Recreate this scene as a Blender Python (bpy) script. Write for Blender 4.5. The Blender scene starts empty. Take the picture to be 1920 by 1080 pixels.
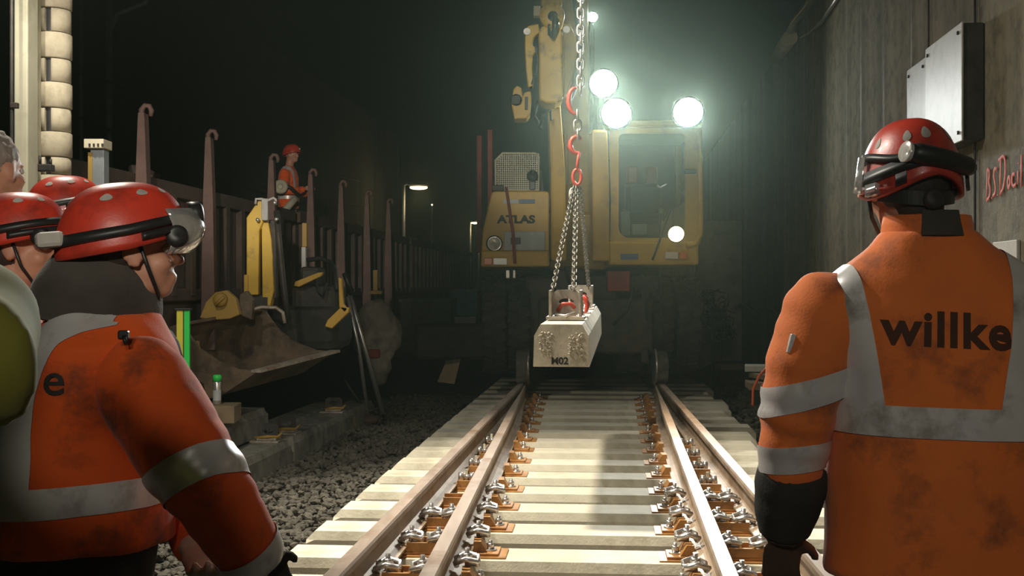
import bpy, bmesh, math, random
from mathutils import Vector, Matrix, noise
from mathutils.bvhtree import BVHTree
random.seed(7)
PI = math.pi
SC = bpy.context.scene
COL = SC.collection
FPX, CY, HC = 2150.0, 537.0, 1.49

def P(px, py, Y):
    """point at depth Y that the camera sees at (px, py)"""
    return Vector(((px - 960) / FPX * Y, Y, HC + (CY - py) / FPX * Y))

# the track direction (the wall, the wagon and the straight rails follow it)
TD = 0.0912
def L(lat, Y, z=0.0):
    return Vector((TD * Y + lat, Y, z))

# ------------------------------------------------------------------ materials
def nodes_of(name):
    m = bpy.data.materials.new(name); m.use_nodes = True
    nt = m.node_tree; b = nt.nodes['Principled BSDF']
    return m, nt, b

def ramp(nt, fac, stops):
    r = nt.nodes.new('ShaderNodeValToRGB')
    e = r.color_ramp.elements
    while len(e) > len(stops): e.remove(e[-1])
    while len(e) < len(stops): e.new(0.5)
    for k, (p, c) in enumerate(stops):
        e[k].position = p
        e[k].color = (c[0], c[1], c[2], 1) if not isinstance(c, (int, float)) else (c, c, c, 1)
    nt.links.new(fac, r.inputs[0])
    return r.outputs[0]

def noise_tex(nt, scale, detail=4, rough=0.55, coord='Object', stretch=None):
    tc = nt.nodes.new('ShaderNodeTexCoord'); out = tc.outputs[coord]
    if stretch:
        mp = nt.nodes.new('ShaderNodeMapping'); mp.inputs['Scale'].default_value = stretch
        nt.links.new(out, mp.inputs[0]); out = mp.outputs[0]
    n = nt.nodes.new('ShaderNodeTexNoise')
    n.inputs['Scale'].default_value = scale; n.inputs['Detail'].default_value = detail; n.inputs['Roughness'].default_value = rough
    nt.links.new(out, n.inputs['Vector'])
    return n.outputs['Fac']

def mixc(nt, fac, a, b):
    x = nt.nodes.new('ShaderNodeMix'); x.data_type = 'RGBA'
    for i, v in ((0, fac), (6, a), (7, b)):
        if isinstance(v, (int, float)): x.inputs[i].default_value = v
        elif isinstance(v, tuple): x.inputs[i].default_value = (v[0], v[1], v[2], 1)
        else: nt.links.new(v, x.inputs[i])
    return x.outputs[2]

def mat(name, col, rough=0.6, metal=0.0, var=0.25, scale=6.0, dirt=None, dirt_amt=0.45, dscale=4.0, bump=0.0, bscale=40.0,
        stretch=None, spec=0.5, sheen=0.0, coat=0.0, trans=0.0):
    m, nt, b = nodes_of(name)
    lo = tuple(c * (1 - var) for c in col); hi = tuple(min(1, c * (1 + var * .6)) for c in col)
    n = noise_tex(nt, scale, 5, .6, stretch=stretch)
    c = ramp(nt, n, [(.3, lo), (.7, hi)])
    if dirt:
        d = noise_tex(nt, dscale, 6, .65)
        f = ramp(nt, d, [(.62 - dirt_amt * .3, 0.0), (.74 - dirt_amt * .12, 1.0)])
        c = mixc(nt, f, c, dirt)
    nt.links.new(c, b.inputs['Base Color'])
    b.inputs['Roughness'].default_value = rough; b.inputs['Metallic'].default_value = metal
    b.inputs['Specular IOR Level'].default_value = spec
    b.inputs['Coat Weight'].default_value = coat
    b.inputs['Sheen Weight'].default_value = sheen
    b.inputs['Transmission Weight'].default_value = trans
    if bump:
        bn = noise_tex(nt, bscale, 5, .6, stretch=stretch)
        bp = nt.nodes.new('ShaderNodeBump'); bp.inputs['Strength'].default_value = bump; bp.inputs['Distance'].default_value = .01
        nt.links.new(bn, bp.inputs['Height']); nt.links.new(bp.outputs[0], b.inputs['Normal'])
    return m

def emit(name, col, s):
    m, nt, b = nodes_of(name)
    b.inputs['Base Color'].default_value = (.8, .8, .8, 1)
    b.inputs['Emission Color'].default_value = (*col, 1); b.inputs['Emission Strength'].default_value = s
    return m

def glass(name, tint=(.85, .9, .88), rough=.03, opac=.12):
    m, nt, b = nodes_of(name)
    out = nt.nodes['Material Output']
    t = nt.nodes.new('ShaderNodeBsdfTransparent'); t.inputs[0].default_value = (*tint, 1)
    b.inputs['Base Color'].default_value = (.6, .65, .62, 1); b.inputs['Roughness'].default_value = rough
    mx = nt.nodes.new('ShaderNodeMixShader'); mx.inputs[0].default_value = opac
    nt.links.new(t.outputs[0], mx.inputs[1]); nt.links.new(b.outputs[0], mx.inputs[2]); nt.links.new(mx.outputs[0], out.inputs[0])
    return m

M = {}
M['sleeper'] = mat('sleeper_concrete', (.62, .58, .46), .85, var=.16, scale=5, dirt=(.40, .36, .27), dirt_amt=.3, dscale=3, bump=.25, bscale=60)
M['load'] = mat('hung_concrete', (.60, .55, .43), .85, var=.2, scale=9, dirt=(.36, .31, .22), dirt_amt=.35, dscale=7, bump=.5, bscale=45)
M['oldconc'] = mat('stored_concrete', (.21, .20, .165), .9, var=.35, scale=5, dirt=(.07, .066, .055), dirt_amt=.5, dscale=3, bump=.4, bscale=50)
M['ballast'] = mat('ballast_stone', (.088, .079, .062), .85, var=.55, scale=7, bump=.3, bscale=50)
M['soil'] = mat('ground_soil', (.045, .042, .036), .95, var=.5, scale=9, bump=.8, bscale=25)
M['railtop'] = mat('rail_head', (.47, .37, .30), .42, .35, var=.25, scale=12, stretch=(1, .15, 1), dirt=(.30, .2, .13), dirt_amt=.4)
M['rail'] = mat('rail_side', (.36, .27, .19), .6, .25, var=.3, scale=8, stretch=(1, .25, 1), dirt=(.2, .12, .06), dirt_amt=.4)
M['plate'] = mat('primer_steel', (.42, .20, .055), .5, .1, var=.3, scale=11, dirt=(.16, .07, .025), dirt_amt=.35, dscale=9)
M['bolt'] = mat('galvanised_bolt', (.62, .60, .58), .3, .85, var=.25, scale=25)
M['pad'] = mat('pad_grey', (.5, .46, .36), .8, var=.15)
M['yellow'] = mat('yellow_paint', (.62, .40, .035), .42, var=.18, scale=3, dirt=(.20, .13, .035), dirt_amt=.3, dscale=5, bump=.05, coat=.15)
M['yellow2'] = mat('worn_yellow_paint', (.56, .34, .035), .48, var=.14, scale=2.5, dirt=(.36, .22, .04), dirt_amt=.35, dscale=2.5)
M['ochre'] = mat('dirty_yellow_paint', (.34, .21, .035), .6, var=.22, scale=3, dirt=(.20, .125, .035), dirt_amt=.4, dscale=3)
M['rubber'] = mat('tyre_rubber', (.022, .022, .02), .8, var=.4, scale=8, dirt=(.05, .045, .035), dirt_amt=.4)
M['black'] = mat('black_plastic', (.018, .018, .018), .45, var=.3)
M['blackgloss'] = mat('black_enamel', (.015, .015, .015), .2, var=.2)
M['dark'] = mat('dark_steel', (.045, .042, .038), .6, .3, var=.5, scale=7, dirt=(.09, .06, .04), dirt_amt=.4)
M['bucket'] = mat('bucket_steel', (.15, .105, .065), .6, .15, var=.4, scale=6, dirt=(.05, .04, .03), dirt_amt=.5, dscale=4, bump=.2, bscale=20)
M['steel'] = mat('bare_steel', (.50, .48, .45), .35, .8, var=.3, scale=10)
M['galv'] = mat('galvanised_plate', (.36, .32, .27), .5, .35, var=.35, scale=12, dirt=(.2, .12, .07), dirt_amt=.4, dscale=10)
M['alu'] = mat('aluminium', (.68, .68, .66), .3, .8, var=.15)
M['stake'] = mat('stake_brown', (.12, .068, .056), .7, .1, var=.3, scale=6)
M['wagon'] = mat('wagon_rust', (.065, .042, .03), .8, .1, var=.45, scale=4, dirt=(.04, .03, .025), dirt_amt=.5, dscale=3)
M['timber'] = mat('timber', (.23, .17, .10), .8, var=.35, scale=6, stretch=(1, .15, 1))
M['white'] = mat('white_enamel', (.42, .42, .40), .5, spec=.3, var=.1, scale=5, dirt=(.32, .31, .29), dirt_amt=.35, dscale=8)
M['paleplate'] = mat('pale_plate', (.45, .43, .38), .6, var=.15, dirt=(.3, .28, .24), dirt_amt=.3)
M['red'] = mat('helmet_red', (.56, .045, .022), .38, var=.2, scale=5, dirt=(.26, .03, .018), dirt_amt=.42, dscale=9, coat=.15, bump=.08, bscale=30)
M['vent'] = mat('vent_grey', (.40, .38, .34), .7, var=.3, scale=20)
M['hookred'] = mat('hook_red', (.52, .05, .025), .4, var=.2, scale=12, dirt=(.3, .06, .03), dirt_amt=.3, dscale=25)
M['dimred'] = mat('faded_red', (.25, .04, .03), .7, var=.3)
M['orange'] = mat('hi_vis_orange', (.88, .115, .007), .8, var=.16, scale=4, dirt=(.17, .045, .018), dirt_amt=.36, dscale=6, bump=.15, bscale=160, sheen=.15)
M['orange2'] = mat('hi_vis_orange_worn', (.82, .19, .028), .8, var=.16, scale=4, dirt=(.26, .07, .025), dirt_amt=.26, dscale=5, bump=.15, bscale=160, sheen=.15)
M['limejacket'] = mat('hi_vis_yellow', (.23, .22, .025), .8, var=.2, scale=4, sheen=.15)
M['tape'] = mat('reflective_tape', (.72, .71, .69), .38, .25, var=.14, scale=7, dirt=(.34, .32, .28), dirt_amt=.3, dscale=8)
M['fabric'] = mat('dark_fabric', (.030, .028, .024), .9, var=.35, scale=8, bump=.2, bscale=120)
M['hood'] = mat('hood_fleece', (.055, .047, .038), .95, var=.3, scale=10, bump=.3, bscale=120, sheen=.2)
M['greyfab'] = mat('grey_fabric', (.23, .22, .19), .9, var=.3, scale=9, bump=.2, bscale=120)
M['paleglove'] = mat('pale_glove', (.55, .43, .36), .85, var=.2, scale=9, bump=.2, bscale=90)
M['whitecloth'] = mat('white_cloth', (.72, .70, .68), .85, var=.1)
M['skin'] = mat('skin', (.50, .25, .16), .5, var=.12, scale=12, spec=.4)
M['hair'] = mat('dark_hair', (.035, .025, .018), .7, var=.4, scale=40, stretch=(1, 1, .2))
M['greyhair'] = mat('grey_hair', (.24, .21, .18), .7, var=.4, scale=40, stretch=(1, 1, .2))
M['visor'] = mat('visor_silver', (.75, .74, .72), .12, .75, var=.1, scale=6)
M['ink'] = mat('black_lettering', (.02, .018, .015), .7, var=.2)
M['brownink'] = mat('brown_lettering', (.075, .022, .008), .8, var=.2)
M['graffiti'] = mat('red_spray_paint', (.75, .14, .09), .7, var=.25, scale=30)
M['blue'] = mat('blue_sticker', (.09, .14, .24), .5, var=.2)
M['label'] = mat('grey_label', (.42, .45, .46), .5, var=.2)
M['teal'] = mat('teal_crate', (.05, .22, .22), .6, var=.25)
M['greenbox'] = mat('grey_green_steel', (.085, .105, .08), .8, var=.3, scale=4)
M['green'] = mat('fluorescent_green', (.03, .62, .10), .5, var=.1)
M['lime'] = mat('lime_yellow', (.62, .55, .06), .5, var=.15)
M['sack'] = mat('pale_sack', (.27, .24, .19), .9, var=.35, scale=6, bump=.3)
M['cable'] = mat('cable_black', (.02, .02, .02), .6, var=.2)
M['orangecable'] = mat('cable_orange', (.75, .12, .03), .5, var=.15)
M['amber'] = mat('amber_lens', (.65, .15, .02), .2, var=.1, coat=.5)
M['clear'] = mat('clear_lens', (.72, .70, .64), .12, .3, var=.1, coat=.5)
M['column'] = mat('painted_column', (.46, .44, .33), .6, var=.12, scale=5, dirt=(.33, .31, .22), dirt_amt=.3, dscale=4)
M['ribs'] = mat('ribbed_clay', (.42, .37, .27), .8, var=.25, scale=7, dirt=(.28, .24, .17), dirt_amt=.35, dscale=8)
M['post'] = mat('grey_post', (.22, .24, .26), .5, .3, var=.2)
M['bone'] = mat('bone_plastic', (.50, .46, .34), .6, var=.15)
M['glass'] = glass('cab_glass', (.80, .86, .83), .04, .10)
M['seat'] = mat('red_seat', (.42, .05, .035), .8, var=.2)
M['leddisc'] = emit('work_lamp_lens', (.93, 1.0, .97), 45)
M['warmdisc'] = emit('warm_lamp_lens', (1.0, .62, .25), 34)
M['streetdisc'] = emit('street_lamp_lens', (1.0, .72, .34), 7)
M['smalldisc'] = emit('distant_lamp_lens', (1.0, .8, .5), 5)

def wall_material():
    m, nt, b = nodes_of('tunnel_concrete')
    n1 = noise_tex(nt, 1.0, 5, .6, stretch=(1.6, 1.6, .06))      # long vertical runs
    n2 = noise_tex(nt, 7.0, 6, .65)
    n3 = noise_tex(nt, 2.2, 5, .6, stretch=(3.2, 3.2, .05))
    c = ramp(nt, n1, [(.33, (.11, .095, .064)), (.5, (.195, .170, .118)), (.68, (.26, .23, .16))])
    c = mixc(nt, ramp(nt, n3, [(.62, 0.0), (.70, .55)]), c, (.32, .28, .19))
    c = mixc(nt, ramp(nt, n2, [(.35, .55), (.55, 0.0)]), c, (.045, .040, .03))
    nt.links.new(c, b.inputs['Base Color'])
    rr = ramp(nt, n3, [(.55, .85), (.70, .42)]); nt.links.new(rr, b.inputs['Roughness'])
    bp = nt.nodes.new('ShaderNodeBump'); bp.inputs['Strength'].default_value = .6; bp.inputs['Distance'].default_value = .02
    nt.links.new(noise_tex(nt, 22, 6, .7), bp.inputs['Height']); nt.links.new(bp.outputs[0], b.inputs['Normal'])
    return m
M['wall'] = wall_material()
M['darkwall'] = mat('dark_concrete', (.05, .05, .042), .9, var=.4, scale=1.5, stretch=(1, 1, .12), bump=.5, bscale=15)  # dark concrete, tone varied by vertically stretched noise

# ------------------------------------------------------------------ mesh helpers
def frame_for(d):
    d = d.normalized()
    up = Vector((0, 0, 1)) if abs(d.z) < .93 else Vector((0, 1, 0))
    s = d.cross(up).normalized()
    return s, s.cross(d).normalized(), d

class MB:
    def __init__(self): self.bm = bmesh.new()
    def face(self, pts, mi=0):
        f = self.bm.faces.new([self.bm.verts.new(p) for p in pts]); f.material_index = mi; return f
    def box(self, c, size, rz=0.0, bev=0.0, rot=None, mi=0, taper=None):
        c = Vector(c); R = rot if rot is not None else Matrix.Rotation(rz, 3, 'Z')
        tmp = bmesh.new(); r = bmesh.ops.create_cube(tmp, size=1.0)
        for v in tmp.verts:
            k = (taper if (taper and v.co.z > 0) else 1.0)
            v.co = Vector((v.co.x * size[0] * k, v.co.y * size[1] * k, v.co.z * size[2]))
        if bev: bmesh.ops.bevel(tmp, geom=tmp.edges[:], offset=bev, segments=2, affect='EDGES', profile=.5)
        for v in tmp.verts: v.co = c + R @ v.co
        self._merge(tmp, mi); return self
    def _merge(self, tmp, mi=0):
        mp = {}
        for v in tmp.verts: mp[v] = self.bm.verts.new(v.co)
        for f in tmp.faces:
            try:
                g = self.bm.faces.new([mp[v] for v in f.verts]); g.material_index = mi; g.smooth = f.smooth
            except ValueError: pass
        tmp.free()
    def rings(self, rings, cap=True, closed=False, mi=0, smooth=True):
        n = len(rings[0]); vs = [[self.bm.verts.new(p) for p in r] for r in rings]
        m = len(vs)
        for i in range(m if closed else m - 1):
            a, b = vs[i], vs[(i + 1) % m]
            for k in range(n):
                f = self.bm.faces.new((a[k], a[(k + 1) % n], b[(k + 1) % n], b[k])); f.material_index = mi; f.smooth = smooth
        if cap and not closed:
            f = self.bm.faces.new(list(reversed(vs[0]))); f.material_index = mi
            f = self.bm.faces.new(vs[-1]); f.material_index = mi
        return self
    def cyl(self, a, b, r, r2=None, seg=12, mi=0, cap=True):
        a, b = Vector(a), Vector(b); s, u, d = frame_for(b - a); r2 = r if r2 is None else r2
        R = [[p + s * (q * math.cos(2 * PI * k / seg)) + u * (q * math.sin(2 * PI * k / seg)) for k in range(seg)] for p, q in ((a, r), (b, r2))]
        return self.rings(R, cap, mi=mi)
    def tube(self, pts, r, seg=8, mi=0, closed=False):
        pts = [Vector(p) for p in pts]; rs = r if isinstance(r, (list, tuple)) else [r] * len(pts)
        n = len(pts); R = []; s = None
        for i, p in enumerate(pts):
            if closed: d = pts[(i + 1) % n] - pts[i - 1]
            else: d = pts[min(i + 1, n - 1)] - pts[max(i - 1, 0)]
            d.normalize()
            if s is None: s = frame_for(d)[0]
            else: s = (s - d * s.dot(d)).normalized()
            u = s.cross(d)
            R.append([p + s * (rs[i] * math.cos(2 * PI * k / seg)) + u * (rs[i] * math.sin(2 * PI * k / seg)) for k in range(seg)])
        return self.rings(R, True, closed, mi)
    def lathe(self, c, axis, prof, seg=24, mi=0, cap=True):
        """prof: (distance along axis, radius)"""
        c = Vector(c); s, u, d = frame_for(Vector(axis))
        R = [[c + d * t + s * (q * math.cos(2 * PI * k / seg)) + u * (q * math.sin(2 * PI * k / seg)) for k in range(seg)] for t, q in prof]
        return self.rings(R, cap, mi=mi)
    def prism(self, poly, ex, mi=0, smooth=False):
        """poly: 3-D points in order, ex: extrusion vector"""
        ex = Vector(ex); a = [Vector(p) for p in poly]
        return self.rings([a, [p + ex for p in a]], True, mi=mi, smooth=smooth)
    def ball(self, c, r, rot=None, seg=14, mi=0):
        c = Vector(c); r = (r, r, r) if isinstance(r, (int, float)) else r
        tmp = bmesh.new(); bmesh.ops.create_uvsphere(tmp, u_segments=seg, v_segments=max(6, seg * 2 // 3), radius=1)
        for v in tmp.verts:
            q = Vector((v.co.x * r[0], v.co.y * r[1], v.co.z * r[2])); v.co = c + (rot @ q if rot is not None else q)
        for f in tmp.faces: f.smooth = True
        self._merge(tmp, mi); return self
    def build_each(self, name, material, parent):
        o = None
        for grp in islands(self.bm):
            gs = set(grp); k = MB(); mp = {v: k.bm.verts.new(v.co) for v in grp}
            for f in self.bm.faces:
                if f.verts[0] in gs:
                    g = k.bm.faces.new([mp[v] for v in f.verts]); g.smooth = f.smooth
            bmesh.ops.recalc_face_normals(k.bm, faces=k.bm.faces[:]); me = bpy.data.meshes.new(name); k.bm.to_mesh(me); k.bm.free()
            o = link(name, me, material, parent)
        self.bm.free(); return o
    def hexnut(self, c, axis, r, h): return self.lathe(c, axis, [(0, r), (h * .8, r), (h, r * .82)], 6)
    def build(self, name, material, parent=None, fix=True):
        if name in SPLIT: return self.build_each(name, material, parent)
        if fix: bmesh.ops.recalc_face_normals(self.bm, faces=self.bm.faces[:])
        me = bpy.data.meshes.new(name); self.bm.to_mesh(me); self.bm.free()
        return link(name, me, material, parent)

SPLIT = {'boom_hose', 'hydraulic_hose', 'control_lever', 'lamp_bracket', 'grease_cap', 'papers', 'coupling', 'engine_body', 'brace'}
def islands(bm):
    seen, out = set(), []
    for v in bm.verts:
        if v in seen: continue
        st, grp = [v], []; seen.add(v)
        while st:
            a = st.pop(); grp.append(a)
            for e in a.link_edges:
                b = e.other_vert(a)
                if b not in seen: seen.add(b); st.append(b)
        out.append(grp)
    return out

def world_loc(o):
    v = Vector((0, 0, 0))
    while o is not None: v += o.location; o = o.parent
    return v

def link(name, me, material, parent=None):
    """mesh given in world coordinates; stored relative to the thing's base"""
    for m in (material if isinstance(material, (list, tuple)) else [material]): me.materials.append(m)
    o = bpy.data.objects.new(name, me); COL.objects.link(o)
    if parent is not None:
        me.transform(Matrix.Translation(-world_loc(parent))); o.parent = parent
    return o

def tag(o, label=None, cat=None, group=None, kind=None):
    if label: o['label'] = label
    if cat: o['category'] = cat
    if group: o['group'] = group
    if kind: o['kind'] = kind
    return o

def thing(name, loc, label, cat, group=None):
    o = bpy.data.objects.new(name, None); COL.objects.link(o); o.location = Vector(loc); o.empty_display_size = .2
    return tag(o, label, cat, group)

def recenter(o):
    """put a single-mesh thing's origin at its base"""
    vs = [v.co for v in o.data.vertices]
    c = Vector((sum(v.x for v in vs) / len(vs), sum(v.y for v in vs) / len(vs), min(v.z for v in vs)))
    o.data.transform(Matrix.Translation(-c)); o.location = c
    return o

def single(mb, name, material, label, cat, group=None, kind=None):
    return tag(recenter(mb.build(name, material)), label, cat, group, kind)

def structure(mb, name, material):
    o = mb.build(name, material); o['kind'] = 'structure'; return o

ORD = ['first', 'second', 'third', 'fourth', 'fifth', 'sixth', 'seventh', 'eighth', 'ninth', 'tenth', 'eleventh', 'twelfth',
       'thirteenth', 'fourteenth', 'fifteenth', 'sixteenth', 'seventeenth', 'eighteenth', 'nineteenth', 'twentieth']

def text_bm(s, size, bold=0.0, sub=2):
    cu = bpy.data.curves.new('t', 'FONT'); cu.body = s; cu.size = size; cu.align_x = 'CENTER'; cu.align_y = 'CENTER'; cu.offset = bold; cu.space_character = 1.1 if s == 'willke' else 1.0
    cu.resolution_u = 4
    o = bpy.data.objects.new('t', cu); COL.objects.link(o)
    dg = bpy.context.evaluated_depsgraph_get(); dg.update()
    me = bpy.data.meshes.new_from_object(o.evaluated_get(dg))
    bpy.data.objects.remove(o); bpy.data.curves.remove(cu)
    bm = bmesh.new(); bm.from_mesh(me); bpy.data.meshes.remove(me)
    bmesh.ops.triangulate(bm, faces=bm.faces[:])
    for _ in range(sub):
        long = [e for e in bm.edges if e.calc_length() > size * .12]
        if long: bmesh.ops.subdivide_edges(bm, edges=long, cuts=1); bmesh.ops.triangulate(bm, faces=bm.faces[:])
    return bm

def text_on(s, size, origin, ax, ay, name, material, parent, bold=0.0, bvh=None, off=.003, sx=1.0):
    """flat lettering at origin along ax / ay, or laid onto a surface when bvh is given"""
    ax, ay = Vector(ax).normalized(), Vector(ay).normalized(); n = ax.cross(ay).normalized(); origin = Vector(origin)
    bm = text_bm(s, size, bold, 3 if bvh else 0)
    for v in bm.verts:
        p = origin + ax * v.co.x * sx + ay * v.co.y
        if bvh:
            h = bvh.ray_cast(p + n * .6, -n)
            if h[0] is not None: p = h[0]
        v.co = p + n * off
    me = bpy.data.meshes.new(name); bm.to_mesh(me); bm.free()
    return link(name, me, material, parent)

def remesh(bm, voxel, smooth=2):
    me = bpy.data.meshes.new('tmp'); bm.to_mesh(me); bm.free()
    o = bpy.data.objects.new('tmp', me); COL.objects.link(o)
    md = o.modifiers.new('r', 'REMESH'); md.mode = 'VOXEL'; md.voxel_size = voxel; md.use_smooth_shade = True
    dg = bpy.context.evaluated_depsgraph_get(); dg.update()
    m2 = bpy.data.meshes.new_from_object(o.evaluated_get(dg))
    bpy.data.objects.remove(o); bpy.data.meshes.remove(me)
    b = bmesh.new(); b.from_mesh(m2); bpy.data.meshes.remove(m2)
    for _ in range(smooth): bmesh.ops.smooth_vert(b, verts=b.verts[:], factor=.5, use_axis_x=True, use_axis_y=True, use_axis_z=True)
    for f in b.faces: f.smooth = True
    return b

def bm_obj(bm, name, material, parent, keep=False):
    me = bpy.data.meshes.new(name); bm.to_mesh(me)
    if not keep: bm.free()
    return link(name, me, material, parent)

def copy_tree(o, parent=None):
    c = o.copy(); COL.objects.link(c)
    if parent is not None: c.parent = parent
    for ch in list(o.children): copy_tree(ch, c)
    return c
# ================================================================== the ground, the walls
def smooth_noise(x, y): return noise.noise(Vector((x * .55, y * .55, 3.1)))

def ground_z(x, y):
    lat = x - TD * y
    z = .02 * smooth_noise(x * 3, y * 3)
    if lat > 1.35: z += min(.22, (lat - 1.35) * .5)          # loose bank against the wall
    return z

mb = MB(); nx, ny = 70, 90; x0, x1, y0, y1 = -9.0, 7.0, -2.0, 48.0
vs = [[None] * (nx + 1) for _ in range(ny + 1)]
for j in range(ny + 1):
    for i in range(nx + 1):
        t = j / ny; y = y0 + (y1 - y0) * t ** 1.5; x = x0 + (x1 - x0) * i / nx
        vs[j][i] = mb.bm.verts.new((x, y, ground_z(x, y) - .03))
for j in range(ny):
    for i in range(nx):
        mb.bm.faces.new((vs[j][i], vs[j][i + 1], vs[j + 1][i + 1], vs[j + 1][i])).smooth = True
structure(mb, 'ground', M['soil'])

def stone(mb, c, r):
    tmp = bmesh.new(); bmesh.ops.create_icosphere(tmp, subdivisions=1, radius=1)
    R = Matrix.Rotation(random.uniform(0, 6.3), 3, 'Z') @ Matrix.Rotation(random.uniform(0, 6.3), 3, 'X')
    s = (r * random.uniform(.8, 1.4), r * random.uniform(.7, 1.1), r * random.uniform(.5, .9))
    for v in tmp.verts:
        k = random.uniform(.72, 1.2)
        v.co = Vector(c) + R @ Vector((v.co.x * s[0] * k, v.co.y * s[1] * k, v.co.z * s[2] * k))
    mb._merge(tmp)

def left_end(y): return -1.114 + .0876 * (y - 5.61)
def right_end(y): return 1.75 + .084 * (y - 5.61)

mb = MB()
for k in range(7200):                                         # the trackside ballast on the gravel side
    y = 4.0 + 11.5 * random.random() ** 1.25
    a, b = TD * y - 3.0, left_end(y) - .02
    x = random.uniform(a, b)
    stone(mb, (x, y, ground_z(x, y) + random.uniform(-.02, .02)), random.uniform(.016, .036))
tag(mb.build('ballast_gravel', M['ballast']), 'grey crushed ballast beside the left ends of the laid sleepers', 'gravel', kind='stuff')
mb = MB()
for k in range(2600):
    y = 5.0 + 11 * random.random()
    x = random.uniform(right_end(y) + .0, TD * y + 2.15)
    stone(mb, (x, y, ground_z(x, y) + random.uniform(-.03, .05)), random.uniform(.025, .06))
tag(mb.build('ballast_gravel', M['ballast']), 'dark ballast bank between the sleeper ends and the concrete wall', 'gravel', kind='stuff')
mb = MB()
for k in range(4200):
    y = 3.5 + 12.5 * random.random()
    x = random.uniform(left_end(y) + .05, right_end(y) - .05)
    stone(mb, (x, y, random.uniform(-.02, .04)), random.uniform(.018, .036))
tag(mb.build('ballast_gravel', M['ballast']), 'dark ballast in the gaps between the laid sleepers', 'gravel', kind='stuff')

WL = 2.2                                                      # lateral offset of the right wall
mb = MB()
poly = [L(WL, -2, -.1), L(WL, 60, -.1), L(WL, 60, 4.65), L(WL, -2, 4.65)]
mb.prism(poly, (.5, -.0456, 0))
structure(mb, 'wall_right', M['wall'])
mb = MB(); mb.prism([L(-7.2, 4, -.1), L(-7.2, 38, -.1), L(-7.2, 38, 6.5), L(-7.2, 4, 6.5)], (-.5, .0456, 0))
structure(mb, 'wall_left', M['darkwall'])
# a pilaster that stands out of the right wall beyond the excavator
mb = MB()
mb.box(L(1.80, 20.5, 1.2), (.80, .6, 2.9), rz=-math.atan(TD))
structure(mb, 'pillar', M['paleplate'])
# dark joints of the wall
for k, y in enumerate((5.98, 13.2)):
    mb = MB(); mb.box(L(WL - .004, y, 2.3), (.012, .02, 4.7), rz=-math.atan(TD))
    structure(mb, 'trim_%d' % (k + 1), M['cable'])

# ================================================================== things on the right wall
def WY(px, lat): return lat * FPX / (px - 1156)              # depth of the wall point seen at column px
def wallpt(px, py, lat=WL):
    return P(px, py, WY(px, lat))
def wall_panel(px0, px1, ytop0, ybot0, lat_out, name, label):
    """a sheet box on the wall; ytop0/ybot0 give its height at its near edge px1"""
    ya, yb = WY(px0, WL - lat_out), WY(px1, WL - lat_out)
    zt = P(px1, ytop0, yb).z; zb = P(px1, ybot0, yb).z
    t = thing(name, L(WL, (ya + yb) / 2, zb), label, 'panel', 'white panels on the wall')
    d = Vector((TD, 1, 0)).normalized(); c = L(WL - lat_out / 2, (ya + yb) / 2, (zt + zb) / 2)
    m_ = MB(); m_.box(c, (lat_out * .9, (ya - yb), zt - zb), rz=-math.atan(TD), bev=.006); m_.build('panel_box', M['dark'], t)
    m_ = MB(); m_.box(L(WL - lat_out - .004, (ya + yb) / 2, (zt + zb) / 2), (.012, (ya - yb) + .01, zt - zb + .01), rz=-math.atan(TD), bev=.004)
    m_.build('front_sheet', M['white'], t)
    for yy in (ya - .06, yb + .06):
        for zz in (zt - .05, zb + .05):
            m_ = MB(); m_.hexnut(L(WL - lat_out - .010, yy, zz), (-1, TD, 0), .012, .012); m_.build('bolt', M['black'], t)
wall_panel(1738, 1806, 42, 262, .13, 'wall_cabinet', 'tall white sheet-metal cabinet standing out from the concrete wall')
wall_panel(1703, 1738, 108, 272, .05, 'wall_cabinet', 'narrow flat white sheet on the wall beside the deeper white cabinet')
ya, yb = WY(1868, WL), WY(1914, WL)
mb = MB(); zt, zb = P(1890, 452, WY(1890, WL)).z, P(1890, 515, WY(1890, WL)).z
mb.box(L(WL - .012, (ya + yb) / 2, (zt + zb) / 2), (.02, ya - yb, zt - zb), rz=-math.atan(TD), bev=.004)
single(mb, 'wall_plate', M['paleplate'], 'small blank pale plate screwed to the wall under the red writing', 'plate')

def graffiti():
    # strokes in wall units, read from the photograph: "B.S. Doci"
    ax = Vector((-TD, -1, 0)).normalized(); o = L(WL - .012, WY(1853, WL), P(1853, 362, WY(1853, WL)).z)
    S = [[(0, 0), (.03, .30)], [(.03, .30), (.10, .26), (.06, .17), (.12, .10), (.09, .02), (0, 0)],
         [(.16, .0), (.165, .01)], [(.30, .26), (.24, .28), (.21, .20), (.27, .12), (.26, .04), (.19, .02)], [(.33, .01), (.335, .02)],
         [(.40, .0), (.42, .36)], [(.36, .33), (.52, .37), (.56, .22), (.50, .06), (.40, .02)],
         [(.64, .04), (.60, .10), (.65, .16), (.69, .10), (.64, .04)], [(.80, .15), (.74, .16), (.72, .08), (.78, .04), (.83, .06)],
         [(.88, .05), (.89, .17)], [(.895, .23), (.90, .24)], [(.97, .02), (.98, .30)]]
    t = MB()
    for s in S:
        pts = [o + ax * (u * .60) + Vector((0, 0, v * .62 + u * .02 - .045)) for u, v in s]
        if len(pts) > 2:                                       # round the strokes
            for _ in range(2):
                q = [pts[0]]
                for a_, b_ in zip(pts[:-1], pts[1:]): q += [a_.lerp(b_, .25), a_.lerp(b_, .75)]
                pts = q + [pts[-1]]
        t.tube(pts, .013, 6)
    ob = t.build('graffiti', M['graffiti'])
    for v in ob.data.vertices:                                # flatten the paint onto the wall
        lat = v.co.x - TD * v.co.y; v.co.x += (WL - .010 - lat) * .9
    recenter(ob)
    tag(ob, 'red hand-sprayed letters on the concrete wall at the edge of the photo', 'graffiti')
graffiti()

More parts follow.
